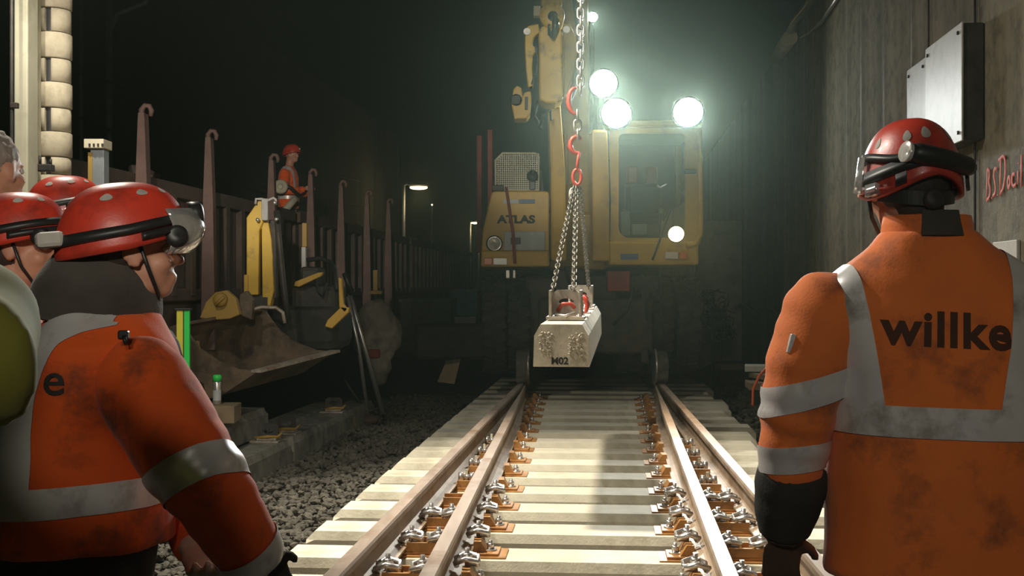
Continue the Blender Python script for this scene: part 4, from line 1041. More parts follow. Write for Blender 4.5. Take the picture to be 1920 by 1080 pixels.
# pipes and wires of the dark left wall
for k, (px, r) in enumerate(((204, .05), (152, .03))):
    mb = MB(); yq = 7.0 * FPX / (1156 - px); p = L(-7.0, yq); mb.cyl((p.x, p.y, 0), (p.x, p.y, 6.3), r, seg=10)
    if k == 0: mb.tube([(p.x, p.y, 5.0), (p.x + .12, p.y, 5.25), (p.x + .5, p.y, 5.4), (p.x + .62, p.y, 5.7), (p.x + .62, p.y, 6.2)], .04, 8)
    single(mb, 'wall_pipe', M['post'], ('thick dark downpipe rising behind the bracket post', 'slim dark pipe rising behind the ribbed pipe')[k], 'pipe')
for k, (ya_, yb_) in enumerate(((150, 220), (205, 285))):
    mb = MB(); pts = [L(-6.8, 14 + 1.4 * q, 4.3 - .65 * k - .25 * math.sin(q / 12 * PI)) for q in range(13)]
    mb.tube(pts, .014, 5); single(mb, 'slack_wire', M['cable'], ('upper slack wire crossing the dark wall behind the stakes', 'lower slack wire crossing the dark wall behind the stakes')[k], 'wire')
# ================================================================== people
def axes(h):
    f = Vector((math.cos(h), math.sin(h), 0)); return f, Vector((f.y, -f.x, 0)), Vector((0, 0, 1))

def ell_ring(c, f, s, hd, hw, n=30, ex=2.4):
    R = []
    for k in range(n):
        a = 2 * PI * k / n; ca, sa = math.cos(a), math.sin(a); q = (abs(ca) ** ex + abs(sa) ** ex) ** (-1 / ex)
        R.append(c + f * (hd * ca * q) + s * (hw * sa * q))
    return R

def head_into(m, c, f, s, u, k=1.0):
    R = Matrix((f, s, u)).transposed()
    def e(a, b, d, ra, rb, rc): m.ball(c + f * (a * k) + s * (b * k) + u * (d * k), (ra * k, rb * k, rc * k), rot=R, seg=18)
    e(-.012, 0, .035, .098, .078, .098)
    e(.025, 0, -.045, .070, .060, .078)
    e(.060, 0, -.098, .030, .034, .024)
    e(.020, 0, -.085, .055, .055, .035)
    e(.075, 0, .014, .022, .052, .013)
    e(.098, 0, -.018, .014, .011, .030); e(.110, 0, -.036, .016, .015, .013)
    e(.090, 0, -.072, .014, .026, .008); e(.086, 0, -.084, .014, .022, .008)
    for q in (-1, 1):
        e(-.002, q * .078, -.012, .026, .010, .034); e(.0, q * .080, -.034, .014, .009, .014)
        e(.060, q * .040, -.040, .028, .022, .024)

def hand_into(m, w, d, nrm, lat, curl=.55, k=1.0):
    """w wrist, d along the hand, nrm out of the palm, lat towards the thumb"""
    R = Matrix((d, lat, nrm)).transposed()
    m.ball(w + d * (.052 * k), (.056 * k, .042 * k, .018 * k), rot=R, seg=14)
    for i, (o, ln) in enumerate(((.030, .074), (.010, .083), (-.011, .076), (-.031, .058))):
        p = w + d * (.088 * k) + lat * (o * k); a = .12; pts = [w + d * .05 * k + lat * (o * .8 * k), p]
        for j, fr in enumerate((.46, .30, .24)):
            a += curl * (.8 + .12 * i); q = d * math.cos(a) + nrm * math.sin(a); p = p + q * (ln * fr * k); pts.append(p)
        m.tube(pts, [.009 * k, .0095 * k, .009 * k, .0085 * k, .007 * k], 8)
    b = w + d * (.025 * k) + lat * (.030 * k); q1 = (d * .62 + lat * .7 + nrm * .3).normalized(); q2 = (d * .85 + lat * .25 + nrm * .45).normalized()
    m.tube([w + d * .02 * k, b, b + q1 * .036 * k, b + q1 * .036 * k + q2 * .030 * k], [.014 * k, .013 * k, .0105 * k, .0085 * k], 8)

def wrinkle(bm, amp=.007, seed=0.0, freq=6.0, joints=()):
    bm.normal_update()
    off = []
    for v in bm.verts:
        p = v.co; q = Vector((p.x * freq + seed, p.y * freq, p.z * freq * .55))
        d = noise.noise(q) * amp * 1.1 + noise.noise(q * 2.3 + Vector((5, 1, 2))) * amp * .5
        for (j, ax_, rad, am) in joints:                       # creases across a bent joint
            r = (p - j).length
            if r < rad:
                t = (p - j).dot(ax_); w = (1 - r / rad)
                d += am * w * math.sin(t * 95 + 2.2 * noise.noise(p * 9.0))
        off.append(d)
    for v, d in zip(bm.verts, off): v.co = v.co + v.normal * d
    bm.normal_update()

def band(bm, p, n, half, name, material, parent, keep=None, off=.0035):
    b = bm.copy(); n = Vector(n).normalized(); p = Vector(p)
    for sgn in (1, -1):
        bmesh.ops.bisect_plane(b, geom=b.verts[:] + b.edges[:] + b.faces[:], plane_co=p + n * (half * sgn), plane_no=n * sgn, clear_outer=True)
    if keep:
        bad = [fc for fc in b.faces if not keep(fc.calc_center_median())]
        bmesh.ops.delete(b, geom=bad, context='FACES')
    b.normal_update()
    for v in b.verts: v.co = v.co + v.normal * off
    return bm_obj(b, name, material, parent)

class Shell:
    """the helmet surface"""
    def __init__(self, c, f, s, u, A=.142, B=.118, H=.155, edge=None):
        self.c, self.f, self.s, self.u, self.A, self.B, self.H = c, f, s, u, A, B, H
        self.edge = edge or (lambda a: -.045 + .018 * math.cos(a) + .0 * math.cos(2 * a))
    def pt(self, a, t, off=0.0):
        t = max(0.0, t); e = t * PI / 2; ce = max(0.0, math.cos(e)) ** .68; k = 1 + .018 * math.cos(3 * a) * math.sin(2 * e)
        A = self.A + (.006 if math.cos(a) < 0 else 0)
        z = self.edge(a) * (1 - t) ** 1.5 + self.H * math.sin(e) ** 1.05
        n = (self.f * math.cos(a) * ce + self.s * math.sin(a) * ce + self.u * (.15 + math.sin(e))).normalized()
        return self.c + self.f * (A * math.cos(a) * ce * k) + self.s * (self.B * math.sin(a) * ce * k) + self.u * z + n * off

def helmet(parent, c, f, s, u, edge=None, A=.142, B=.118, H=.155, vents=(), mtl='red'):
    S = Shell(c, f, s, u, A, B, H, edge); m = MB(); na, nt_ = 44, 16
    outer = [[S.pt(2 * PI * k / na, t / nt_ * .995) for k in range(na)] for t in range(nt_ + 1)]
    inner = [[S.pt(2 * PI * k / na, t / nt_ * .995, -.012) for k in range(na)] for t in range(nt_, -1, -1)]
    lip = [[S.pt(2 * PI * k / na, 0, .004) for k in range(na)]]
    m.rings(outer + inner, False, closed=True)
    h = m.build('helmet', M[mtl], parent)
    for a0, t0, da, dt in vents:
        m = MB(); N = 16; ring = [S.pt(a0 + da * math.cos(2 * PI * k / N) * (1 - .35 * math.sin(2 * PI * k / N)), t0 + dt * math.sin(2 * PI * k / N), .0010) for k in range(N)]
        cv = m.bm.verts.new(S.pt(a0, t0, .0012)); rv = [m.bm.verts.new(p) for p in ring]
        md_ = [m.bm.verts.new(S.pt(a0 + da * .5 * math.cos(2 * PI * k / N), t0 + dt * .5 * math.sin(2 * PI * k / N), .0012)) for k in range(N)]
        for k in range(N):
            m.bm.faces.new((rv[k], rv[(k + 1) % N], md_[(k + 1) % N], md_[k])); m.bm.faces.new((md_[k], md_[(k + 1) % N], cv))
        m.build('vent', M['vent'], h)
    return S, h

def strip(S, parent, t1, t2, a0, a1, name, material, off=.004, th=.004, n=72, tf=None):
    m = MB(); R = []
    for k in range(n + 1):
        a = a0 + (a1 - a0) * k / n; d = tf(a) if tf else 0
        R.append([S.pt(a, t1 + d, off - th), S.pt(a, t2 + d, off - th), S.pt(a, t2 + d, off + th), S.pt(a, t1 + d, off + th)])
    m.rings(R, True, smooth=True); return m.build(name, material, parent)

VENTS = [(PI + x, t, .085, .055) for x, t in ((-.75, .50), (-.25, .58), (.35, .55), (.85, .5))] + [(-.6, .5, .09, .06), (.6, .5, .09, .06), (0.0, .62, .1, .05), (1.5, .55, .1, .05), (-1.5, .55, .1, .05)]

def person(name_label, base, h, torso, arms, head, legs=None, jm='orange', tm='fabric', body_vox=.0075, jacket_vox=.012, hands=True, seed=0.0, hand_dirs=None,
           joints=(), amp=.010, cat='person', group=None):
    """torso: (z, x, y, hw, hd); arms: [(points, radii), ...]; head: (centre, heading, tilt)"""
    f, s, u = axes(h)
    t = thing('person', base, name_label, cat, group)
    # the body: one continuous surface
    m = MB(); hc, hh, tilt = head
    hf, hs, hu = axes(hh); Rt = Matrix.Rotation(tilt, 3, hs); hf, hu = Rt @ hf, Rt @ hu
    head_into(m, hc, hf, hs, hu)
    top_c = Vector((torso[-1][1], torso[-1][2], torso[-1][0]))
    m.tube([top_c - u * .10, hc - hf * .02 - hu * .04], [.068, .060], 14)
    m.rings([ell_ring(Vector((x, y, z)), f, s, max(.05, hd * .80), max(.05, hw * .80)) for z, x, y, hw, hd in torso])
    for k, (pts, rad) in enumerate(arms):
        m.tube([Vector(p) for p in pts], [min(r * .62, .052) if i < len(pts) - 1 else .030 for i, r in enumerate(rad)], 12)
        if hands:
            w = Vector(pts[-1]); d = (w - Vector(pts[-2])).normalized(); side = -1 if k == 0 else 1
            hd_ = (hand_dirs or {}).get(k)
            nrm = (hd_ if hd_ is not None else s * -side); nrm = (nrm - d * nrm.dot(d)).normalized(); lat = d.cross(nrm) * side
            if lat.dot(f) < 0: lat = -lat
            hand_into(m, w, d, nrm, lat)
    hip = Vector((torso[0][1], torso[0][2], torso[0][0]))
    lg = legs or [[(hip.x + s.x * q * .10, hip.y + s.y * q * .10, base[2] + .86), (hip.x + s.x * q * .115 + f.x * .02, hip.y + s.y * q * .115 + f.y * .02, base[2] + .48), (base[0] + s.x * q * .13, base[1] + s.y * q * .13, base[2] + .09)] for q in (-1, 1)]
    m.ball(hip - u * .02, (.13, .15, .12), rot=Matrix((f, s, u)).transposed())
    for pts in lg:
        m.tube([Vector(p) for p in pts], [.085, .056, .038], 12); a = Vector(pts[-1]); m.tube([a, a + f * .06 - u * .045, a + f * .15 - u * .06], [.036, .038, .024], 10)
    bm_obj(remesh(m.bm, body_vox, 2), 'body', M['skin'], t)
    for q in (-1, 1):
        m = MB(); e = hc + hf * .079 + hs * (q * .031) - hu * .004; m.ball(e, .0125, seg=10); m.build('eye', M['paleplate'], t)
    # trousers and boots
    m = MB(); m.rings([ell_ring(Vector((hip.x, hip.y, z)), f, s, torso[0][4] * k, torso[0][3] * k) for z, k in ((base[2] + .78, .80), (base[2] + .88, .86), (hip.z + .05, .84))])
    for pts in lg: m.tube([Vector(p) + u * .02 if i else Vector(p) for i, p in enumerate(pts)], [.115, .095, .085], 14)
    b = remesh(m.bm, .016, 2); wrinkle(b, .008, seed + 3); bm_obj(b, 'trousers', M[tm], t)
    for pts in lg:
        a = Vector(pts[-1]); m = MB(); R = []
        for d, zt_, w in ((-.085, .20, .045), (-.05, .26, .055), (.04, .24, .055), (.10, .11, .05), (.17, .085, .048), (.205, .05, .03)):
            c = a + f * d; c.z = base[2]; R.append([c + s * w + u * .0, c + s * w * .9 + u * zt_ * .75, c + s * w * .45 + u * zt_, c - s * w * .45 + u * zt_, c - s * w * .9 + u * zt_ * .75, c - s * w])
        m.rings(R); m.build('boot', M['black'], t)
    # jacket
    m = MB(); m.rings([ell_ring(Vector((x, y, z)), f, s, hd, hw) for z, x, y, hw, hd in torso])
    J = remesh(m.bm, jacket_vox, 3); wrinkle(J, amp, seed)
    SL = []
    for q, (pts, rad) in enumerate(arms):                      # the sleeves, sewn on at the shoulder
        m = MB(); inner = Vector(pts[0]).lerp(Vector((torso[-3][1], torso[-3][2], pts[0][2])), .35)
        m.tube([Vector(p) for p in pts[:-1]] + [Vector(pts[-2]).lerp(Vector(pts[-1]), .93)], rad[:-1] + [rad[-1]], 18); m.ball(Vector(pts[0]), rad[0] * .99); m.ball(inner, rad[0] * .86)
        b = remesh(m.bm, jacket_vox, 3); wrinkle(b, amp, seed + 7 + q, joints=joints); bm_obj(b, 'sleeve', M[jm], t, keep=True); SL.append(b)
    jo = bm_obj(J, 'jacket', M[jm], t, keep=True)
    return dict(t=t, J=J, SL=SL, f=f, s=s, u=u, hf=hf, hs=hs, hu=hu, hc=hc, bvh=BVHTree.FromBMesh(J), jo=jo)

# ------------------------------------------------ the worker on the right, seen from behind
RY0 = 2.55; rp = lambda px, py, dy=0.0: P(px, py, RY0 + dy)
cx = rp(1765, 0).x
tors = [(.855, cx, 2.55, .262, .165), (1.0, cx, 2.55, .252, .165), (1.12, cx - .004, 2.55, .240, .16), (1.25, cx - .006, 2.55, .238, .16), (1.36, cx - .010, 2.55, .250, .158), (1.44, cx - .014, 2.55, .258, .148),
        (1.50, cx - .018, 2.55, .245, .128), (1.545, cx - .024, 2.55, .185, .108), (1.58, cx - .030, 2.545, .130, .092), (1.61, cx - .034, 2.545, .098, .085)]
la = [rp(1553, 590, .0), rp(1512, 690, -.01), rp(1494, 775, .0), rp(1484, 880, .04), rp(1470, 1010, .09)]
ra = [Vector((2 * cx - .01 - p.x, p.y, p.z)) for p in la]
rr_ = [.098, .096, .088, .074, .046]
R_ = person('worker in orange jacket seen from behind, black name lettering across his back', (cx, 2.55, 0), PI / 2, tors, [(la, rr_), (ra, rr_)],
            (rp(1703, 342, .02), PI / 2 + .14, -.04), jm='orange2', hands=False, seed=1.7, joints=[(la[2], Vector((-.1, 0, -1)), .17, .006), (ra[2], Vector((.1, 0, -1)), .17, .006), (la[0], Vector((-.6, 0, -.8)), .16, .005)])
t, J = R_['t'], R_['J']
lx = lambda px: rp(px, 0).x
torso_only = lambda c: abs(c.x - cx + .006) < .250 - .0 * c.z and not (c.x < lx(1575) and c.z < 1.30)
zb = (rp(0, 752).z + rp(0, 808).z) / 2
band(J, (cx, 2.55, zb), (.025, 0, 1), .033, 'reflective_tape', M['tape'], t, off=.0050)
band(J, (P(1620, 0, 2.40).x, 2.4, 1.35), (1, 0, .15), .036, 'reflective_tape', M['tape'], t, lambda c: c.z > zb - .015, off=.0030)
band(J, (P(1922, 0, 2.40).x, 2.4, 1.35), (1, 0, -.15), .036, 'reflective_tape', M['tape'], t, lambda c: c.z > zb - .015, off=.0030)
for pts in (la, ra):
    sg = -1 if pts is la else 1
    for py, n in ((728, (sg * .30, 0, 1)), (856, (sg * .12, 0, 1))):
        zc = rp(0, py).z; bmS = R_['SL'][0 if pts is la else 1]
        px_ = (rp(1512 if py == 728 else 1486, 0).x); px_ = px_ if sg < 0 else 2 * cx - .01 - px_
        band(bmS, (px_, 2.55, zc), n, .031, 'reflective_tape', M['tape'], t)
def fit(m_, name, material, parent): return m_.build(name, material, parent)
text_on('willke', .101, P(1780, 622, 2.39), (1, 0, -.05), (0.05, 0, 1), 'lettering', M['brownink'], t, bold=.0030, bvh=R_['bvh'], off=.003, sx=1.0)
m = MB(); p = rp(1481, 644, -.06); m.box(p, (.012, .035, .042), rot=Matrix.Rotation(.25, 3, 'Y'), bev=.002); m.build('sleeve_badge', M['tape'], t)
# dark gauntlets over the forearms
for pts in (la, ra):
    m = MB(); a, b = pts[3], pts[4]; d = (b - a)
    m.tube([a - d * .02, a + d * .2, a + d * .45, a + d * .72, a + d * .93], [.079, .081, .075, .068, .056], 20)
    b_ = remesh(m.bm, .010, 1); wrinkle(b_, .006, 4.0, 9.0, joints=[(a + d * .5, d.normalized(), .2, .0015)]); bm_obj(b_, 'gauntlet', M['fabric'], t)
    m = MB(); w = b; dd = d.normalized(); hand_into(m, w - dd * .02, dd, ((Vector((cx, 2.62, w.z)) - w).normalized() + Vector((0, .9, 0))).normalized(), Vector((1 if pts is la else -1, .2, 0)), .5, 1.2); m.tube([w - dd * .10, w], [.045, .046], 12); bm_obj(remesh(m.bm, .0065, 1), 'glove', mat('brown_glove_%d' % (pts is la), (.09, .05, .03), .85, var=.3), t)
# collar: orange stand-up ring, dark fleece at the nape
cc = Vector((lx(1738), 2.55, 0)); f, s, u = R_['f'], R_['s'], R_['u']
def collar(parts, name, material, parent, cc, f, s, rings_, n=36):
    m = MB(); R = []
    for z, r, dy in rings_:
        R.append([cc + u * (z + (.0)) + s * (r * math.sin(2 * PI * k / n)) + f * (r * .92 * math.cos(2 * PI * k / n) + dy) for k in range(n)])
    m.rings(R, False, True); return m.build(name, material, parent)
collar(None, 'collar', M['orange2'], t, cc, f, s, [(1.56, .100, .01), (1.59, .100, .005), (1.625, .098, 0), (1.645, .094, 0), (1.648, .086, 0), (1.62, .086, 0), (1.57, .10, 0)])
m = MB(); n = 10; R = []
for k in range(n + 1):
    a = PI - .42 + .84 * k / n; p = lambda z, r: cc + u * z + s * (r * -math.sin(a)) + f * (r * .92 * math.cos(a))
    R.append([p(1.60, .112), p(1.63, .103), p(1.655, .097), p(1.655, .088), p(1.60, .100)])
m.rings(R, True, smooth=False); cp = m.build('collar_patch', M['hood'], t)
# hair, helmet and its fittings
hc, hf, hs, hu = R_['hc'], R_['hf'], R_['hs'], R_['hu']
m = MB(); Rm = Matrix((hf, hs, hu)).transposed(); m.ball(hc - hf * .026 + hu * .015, (.094, .080, .105), rot=Rm, seg=20); m.ball(hc - hf * .050 - hu * .055, (.048, .054, .055), rot=Rm, seg=16); bm_obj(remesh(m.bm, .008, 1), 'hair', M['hair'], t)
edge = lambda a: -.052 + .030 * max(0, math.cos(a)) + .030 * max(0, -math.cos(a)) ** 3 - .012 * abs(math.sin(a))
S, h = helmet(t, hc + hu * .022 - hf * .004, hf, hs, hu, edge, A=.132, B=.106, H=.118, vents=[(PI + .18, .50, .11, .085), (PI + .62, .50, .09, .07), (PI - .55, .52, .10, .085), (PI - 1.3, .5, .07, .06), (PI + 1.35, .5, .07, .06)])
strip(S, h, .10, .20, PI - .2, PI + 1.9, 'head_strap', M['black'], off=.006, tf=lambda a: .03 * math.sin(a * 2))
strip(S, h, .20, .26, PI + .4, PI + 1.7, 'head_strap', M['black'], off=.008, tf=lambda a: .06 + .05 * math.sin(a * 3))
m = MB(); a_, b_ = S.pt(PI + .30, .22, .022), S.pt(PI - .32 + PI * 2, .22, .022)
a_, b_ = S.pt(PI + .55, .24, .018), S.pt(PI - .80, .17, .014)
p0, p1 = (a_, b_) if a_.x < b_.x else (b_, a_)
mid = (p0 + p1) / 2 + (-hf) * .020
m.tube([p0, p0.lerp(p1, .10) - hf * .012, mid, p0.lerp(p1, .92) - hf * .010, p1], [.020, .022, .022, .021, .018], 16); tb = m.build('torch', M['black'], h)
m = MB(); d = (p0 - p1).normalized(); m.lathe(p0 - d * .004, d, [(0, .019), (.016, .024), (.018, .022), (.010, .001)], 18); m.build('torch_lens', M['clear'], tb)
strip(S, h, .02, .11, PI + .62, PI + .80, 'strap_clip', M['black'], off=.008); strip(S, h, .02, .12, PI - .98, PI - .80, 'strap_clip', M['black'], off=.008)
strip(S, h, .04, .34, PI + 1.50, PI + 1.85, 'visor', M['visor'], off=.010, th=.004, n=14)
strip(S, h, -.02, .09, PI + 1.12, PI + 1.36, 'ear_pivot', M['visor'], off=.012, th=.006, n=8)
m = MB(); n = 24; R = []
for k in range(n + 1):
    a = PI - 1.35 + 2.7 * k / n; dpt = lambda z, r: hc + hf * (r * 1.10 * math.cos(a) - .008) + hs * (r * math.sin(a)) + hu * (z - .012 * math.cos((a - PI) * 1.5))
    R.append([dpt(-.052, .090), dpt(-.022, .094), dpt(-.022, .086), dpt(-.052, .084)])
m.rings(R, True, smooth=False); hb = m.build('head_band', M['black'], t)
m = MB(); c = hc - hf * .110 - hu * .050; m.lathe(c, -hf, [(-.01, .022), (.006, .022), (.010, .017), (.012, .0)], 18); m.build('band_dial', M['dark'], hb)
m = MB(); m.tube([hc - hs * .082 - hu * .02 + hf * .03, hc - hs * .066 - hu * .075 + hf * .045, hc - hs * .042 - hu * .112 + hf * .06, hc - hu * .125 + hf * .065], .005, 6); m.build('chin_strap', M['black'], hb)

# ------------------------------------------------ the worker at the left, turned to the right
AH = .52                                                       # heading: to the right and a little away
f, s, u = axes(AH)
AY = 2.70; ap = lambda px, py, Y=AY: P(px, py, Y)
def aring(px, py, hw, hd): p = ap(px, py); return (p.z, p.x, p.y, hw, hd)
tors = [aring(140, 1016, .205, .225), aring(142, 960, .21, .225), aring(146, 880, .215, .225), aring(152, 800, .22, .222), aring(164, 730, .222, .212), aring(176, 680, .225, .195),
        aring(184, 640, .22, .172), aring(192, 610, .175, .14), aring(198, 585, .115, .115)]
tors = [q for q in tors]
rarm = [ap(258, 716, 2.57), ap(316, 802, 2.50), ap(378, 895, 2.46), ap(432, 975, 2.50), ap(492, 1062, 2.56)]
larm = [ap(235, 690, 2.90), ap(290, 800, 2.93), ap(330, 880, 2.93), ap(350, 950, 2.88), ap(372, 1030, 2.76)]
A_ = person('worker in orange jacket in side view, red helmet with a silver visor', (ap(140, 0).x, 2.70, 0), AH, tors, [(larm, [.11, .10, .085, .075, .06]), (rarm, [.106, .108, .098, .084, .066])],
            (ap(243, 468, 2.70), AH - .08, .10), jm='orange', hands=False, seed=6.1, joints=[(rarm[2], Vector((.6, 0, -.8)), .18, .005), (rarm[0], Vector((.5, 0, -.8)), .17, .004)])
t, J = A_['t'], A_['J']
# order: arms[0] is the left arm, arms[1] the right one
side = lambda c: (c - Vector((tors[2][1], tors[2][2], 0))).dot(s)
arm_d = [(rarm[k + 1] - rarm[k]).normalized() for k in range(4)]
def near_arm(c, pts, r): 
    best = 9
    for a, b in zip(pts[:-1], pts[1:]):
        d = b - a; q = max(0, min(1, (c - a).dot(d) / d.length_squared)); best = min(best, (c - a - d * q).length)
    return best < r
zc = ap(0, 912).z
band(J, (tors[2][1], 2.7, zc), (-.04, 0, 1), .034, 'reflective_tape', M['tape'], t, off=.0050)
p = rarm[1].lerp(rarm[2], .95)
band(A_['SL'][1], p, arm_d[1] + Vector((-.18, 0, -.1)), .036, 'reflective_tape', M['tape'], t)
p2 = rarm[3].lerp(rarm[4], .72)
band(A_['SL'][1], p2, arm_d[3], .034, 'reflective_tape', M['tape'], t)
band(J, Vector((tors[4][1], tors[4][2], 0)) + s * .125, s + f * .05, .050, 'reflective_tape', M['tape'], t, lambda c: c.z > zc - .01 and (c - Vector((tors[5][1], tors[5][2], c.z))).dot(f) < .02, off=.0030)
text_on('e', .10, ap(112, 712, 2.5), (s * .6 + f * .8), (0, 0, 1), 'lettering', M['ink'], t, bold=.001, bvh=A_['bvh'], off=.004)
m = MB(); m.box(ap(232, 628, 2.47), (.022, .02, .02), bev=.004); m.tube([ap(232, 630, 2.46), ap(236, 645, 2.455)], .005, 6); m.build('zip_pull', M['black'], t)
# fleece hood bunched round the neck
m = MB(); n = 30; c0 = ap(180, 560, 2.70)
R = []
for z, r, o, tw in ((1.385, .135, -.01, 0), (1.42, .150, -.012, .01), (1.47, .148, -.012, .018), (1.525, .130, -.004, .022), (1.555, .110, .006, .02), (1.565, .100, .01, .02)):
    R.append([Vector((c0.x, c0.y, z)) + f * (r * .98 * math.cos(2 * PI * k / n) + o + tw) + s * (r * .85 * math.sin(2 * PI * k / n)) + u * (-.035 * math.cos(2 * PI * k / n)) for k in range(n)])
m.rings(R); b_ = remesh(m.bm, .012, 2); wrinkle(b_, .010, 2.0, 8.0); bm_obj(b_, 'hood', M['hood'], t)
m = MB(); R = []
for z, r in ((1.36, .150), (1.405, .138), (1.43, .122)):
    R.append([Vector((c0.x, c0.y, z)) + f * (r * .98 * math.cos(a) + .055) + s * (r * .9 * math.sin(a)) + u * (-.05 * math.cos(a)) for a in [-1.3 + 2.6 * k / 16 for k in range(17)]])
vs_ = [[m.bm.verts.new(p) for p in r] for r in R]
for i in range(2):
    for k in range(16): m.bm.faces.new((vs_[i][k], vs_[i][k + 1], vs_[i + 1][k + 1], vs_[i + 1][k])).smooth = True
ob = m.build('collar', mat('collar_navy', (.025, .035, .035), .9), t); md = ob.modifiers.new('s', 'SOLIDIFY'); md.thickness = .012
hc, hf, hs, hu = A_['hc'], A_['hf'], A_['hs'], A_['hu']
m = MB(); Rm = Matrix((hf, hs, hu)).transposed(); m.ball(hc - hf * .030 + hu * .02, (.088, .083, .09), rot=Rm, seg=18); m.ball(hc - hf * .05 - hu * .04, (.05, .06, .05), rot=Rm); bm_obj(remesh(m.bm, .008, 1), 'hair', M['hair'], t)
edgeA = lambda a: -.030 + .028 * max(0, math.cos(a)) - .014 * max(0, -math.cos(a))
def fitted_helmet(t, hc, hf, hs, hu, sd=1, visor=True, H=.128):
    S, h = helmet(t, hc + hu * .030 - hf * .012, hf, hs, hu, edgeA, A=.150, B=.124, H=H, vents=[(sd * 1.15, .60, .13, .05), (sd * 1.9, .58, .12, .05), (sd * .5, .60, .1, .05), (PI, .6, .1, .05), (-sd * 1.2, .6, .1, .05)])
    strip(S, h, .10, .19, 0, 2 * PI, 'head_strap', M['black'], off=.006, tf=lambda a: .02 * math.cos(a) + .03)
    strip(S, h, .05, .12, sd * .4, sd * 1.4, 'head_strap', M['black'], off=.006, n=16)
    m = MB(); m.box(S.pt(PI - sd * .25, .17, .018), (.075, .06, .036), rot=Matrix((hs, hf, hu)).transposed(), bev=.010); m.build('lamp_battery', M['paleplate'], h)
    m = MB(); m.lathe(S.pt(sd * .80, .0, .004), hs * sd, [(-.01, .026), (.012, .026), (.016, .018), (.018, 0)], 18); m.build('ear_pivot', M['black'], h)
    m = MB(); m.lathe(S.pt(0, .20, .006), hf, [(0, .034), (.028, .034), (.036, .026), (.030, 0)], 18); m.build('head_lamp', M['black'], h)
    if visor:
        m = MB(); R = []
        for j in range(7):
            R.append([hc + hf * (.150 + .032 * math.sin(j / 6 * PI) - .012 * (j / 6)) * math.cos(a) * 1.02 + hs * (.118 * math.sin(a)) + hu * (.085 - .105 * j / 6) for a in [-1.05 + 2.1 * k / 18 for k in range(19)]])
        vs_ = [[m.bm.verts.new(p) for p in r] for r in R]
        for i in range(6):
            for k in range(18): m.bm.faces.new((vs_[i][k], vs_[i][k + 1], vs_[i + 1][k + 1], vs_[i + 1][k])).smooth = True
        ob = m.build('visor', M['visor'], h); md = ob.modifiers.new('s', 'SOLIDIFY'); md.thickness = .004
    m = MB(); m.tube([hc + hs * sd * .088 + hu * .01 + hf * .012, hc + hs * sd * .080 - hu * .06 + hf * .03, hc + hs * sd * .04 - hu * .115 + hf * .05, hc - hu * .128 + hf * .055], .005, 6); m.build('chin_strap', M['black'], t)
    return S, h
fitted_helmet(t, hc, hf, hs, hu)
for pts, nm, mm in ((rarm, 'glove', M['fabric']), (larm, 'glove', M['paleglove'])):
    m = MB(); d = (pts[-1] - pts[-2]).normalized(); nrm = (s * (-1 if pts is rarm else 1)); nrm = (nrm - d * nrm.dot(d)).normalized(); lat = d.cross(nrm); lat = lat if lat.dot(f) > 0 else -lat
    hand_into(m, pts[-1] - d * .025, d, nrm, lat, .5, 1.16); m.tube([pts[-1] - d * .09, pts[-1]], [.052, .044], 14); bm_obj(remesh(m.bm, .0065, 1), nm, mm, t)

# ------------------------------------------------ others behind the left worker
def standing(label, px, py_head, Y, h, hh, jm='orange', ground=0.0, seed=0.0, tilt=.05, arms_kind='down', hands=True, vox=.011, jv=.016):
    hc = P(px, py_head, Y); f, s, u = axes(h); bx, by = hc.x - f.x * .05, hc.y - f.y * .05; H = hc.z - ground
    z = lambda k: ground + H * k
    tors = [(z(.50), bx, by, .20, .15), (z(.60), bx, by, .20, .155), (z(.70), bx, by, .215, .155), (z(.78), bx, by, .225, .145), (z(.835), bx, by, .205, .125), (z(.87), bx, by, .13, .10), (z(.895), bx, by, .085, .08)]
    c = Vector((bx, by, 0)); arms = []
    for q in (-1, 1):
        sh = c + s * (q * .205) + u * z(.81)
        if arms_kind == 'down': pts = [sh, sh + s * (q * .05) - u * .16, sh + s * (q * .075) - u * .29 + f * .01, sh + s * (q * .075) - u * .42 + f * .06, sh + s * (q * .06) - u * .54 + f * .12]
        else: pts = [sh, sh + s * (q * .05) - u * .15 + f * .02, sh + s * (q * .06) - u * .26 + f * .06, sh + s * (q * .01) - u * .26 + f * .19, sh - s * (q * .06) - u * .22 + f * .30]
        arms.append((pts, [.088, .080, .070, .062, .050]))
    return person(label, (bx, by, ground), h, tors, arms, (hc, hh, tilt), jm=jm, seed=seed, body_vox=vox, jacket_vox=jv, hands=hands)

Bp = standing('worker in red helmet at the left edge, cheek in shade, behind the side-view worker', 40, 462, 3.35, .15, .0, seed=9.0, vox=.009)
t = Bp['t']; S, h = fitted_helmet(t, Bp['hc'], Bp['hf'], Bp['hs'], Bp['hu'], visor=False)
m = MB(); Rm = Matrix((Bp['hf'], Bp['hs'], Bp['hu'])).transposed(); m.ball(Bp['hc'] - Bp['hf'] * .03 + Bp['hu'] * .01, (.088, .083, .10), rot=Rm, seg=18); m.build('hair', M['hair'], t)
Cp = standing('farther worker whose red helmet shows between the two front helmets and the ribbed pipe', 128, 405, 4.5, .2, .2, seed=12.0, ground=.0)
t = Cp['t']; fitted_helmet(t, Cp['hc'], Cp['hf'], Cp['hs'], Cp['hu'], visor=False)
Dp = standing('bare-headed grey-haired person in a white top by the pale column', -8, 318, 4.0, 1.2, 1.1, jm='whitecloth', seed=15.0)
t = Dp['t']; hc, hf, hs, hu = Dp['hc'], Dp['hf'], Dp['hs'], Dp['hu']
m = MB(); Rm = Matrix((hf, hs, hu)).transposed(); m.ball(hc - hf * .022 + hu * .045, (.100, .085, .098), rot=Rm, seg=18); b_ = remesh(m.bm, .009, 1)
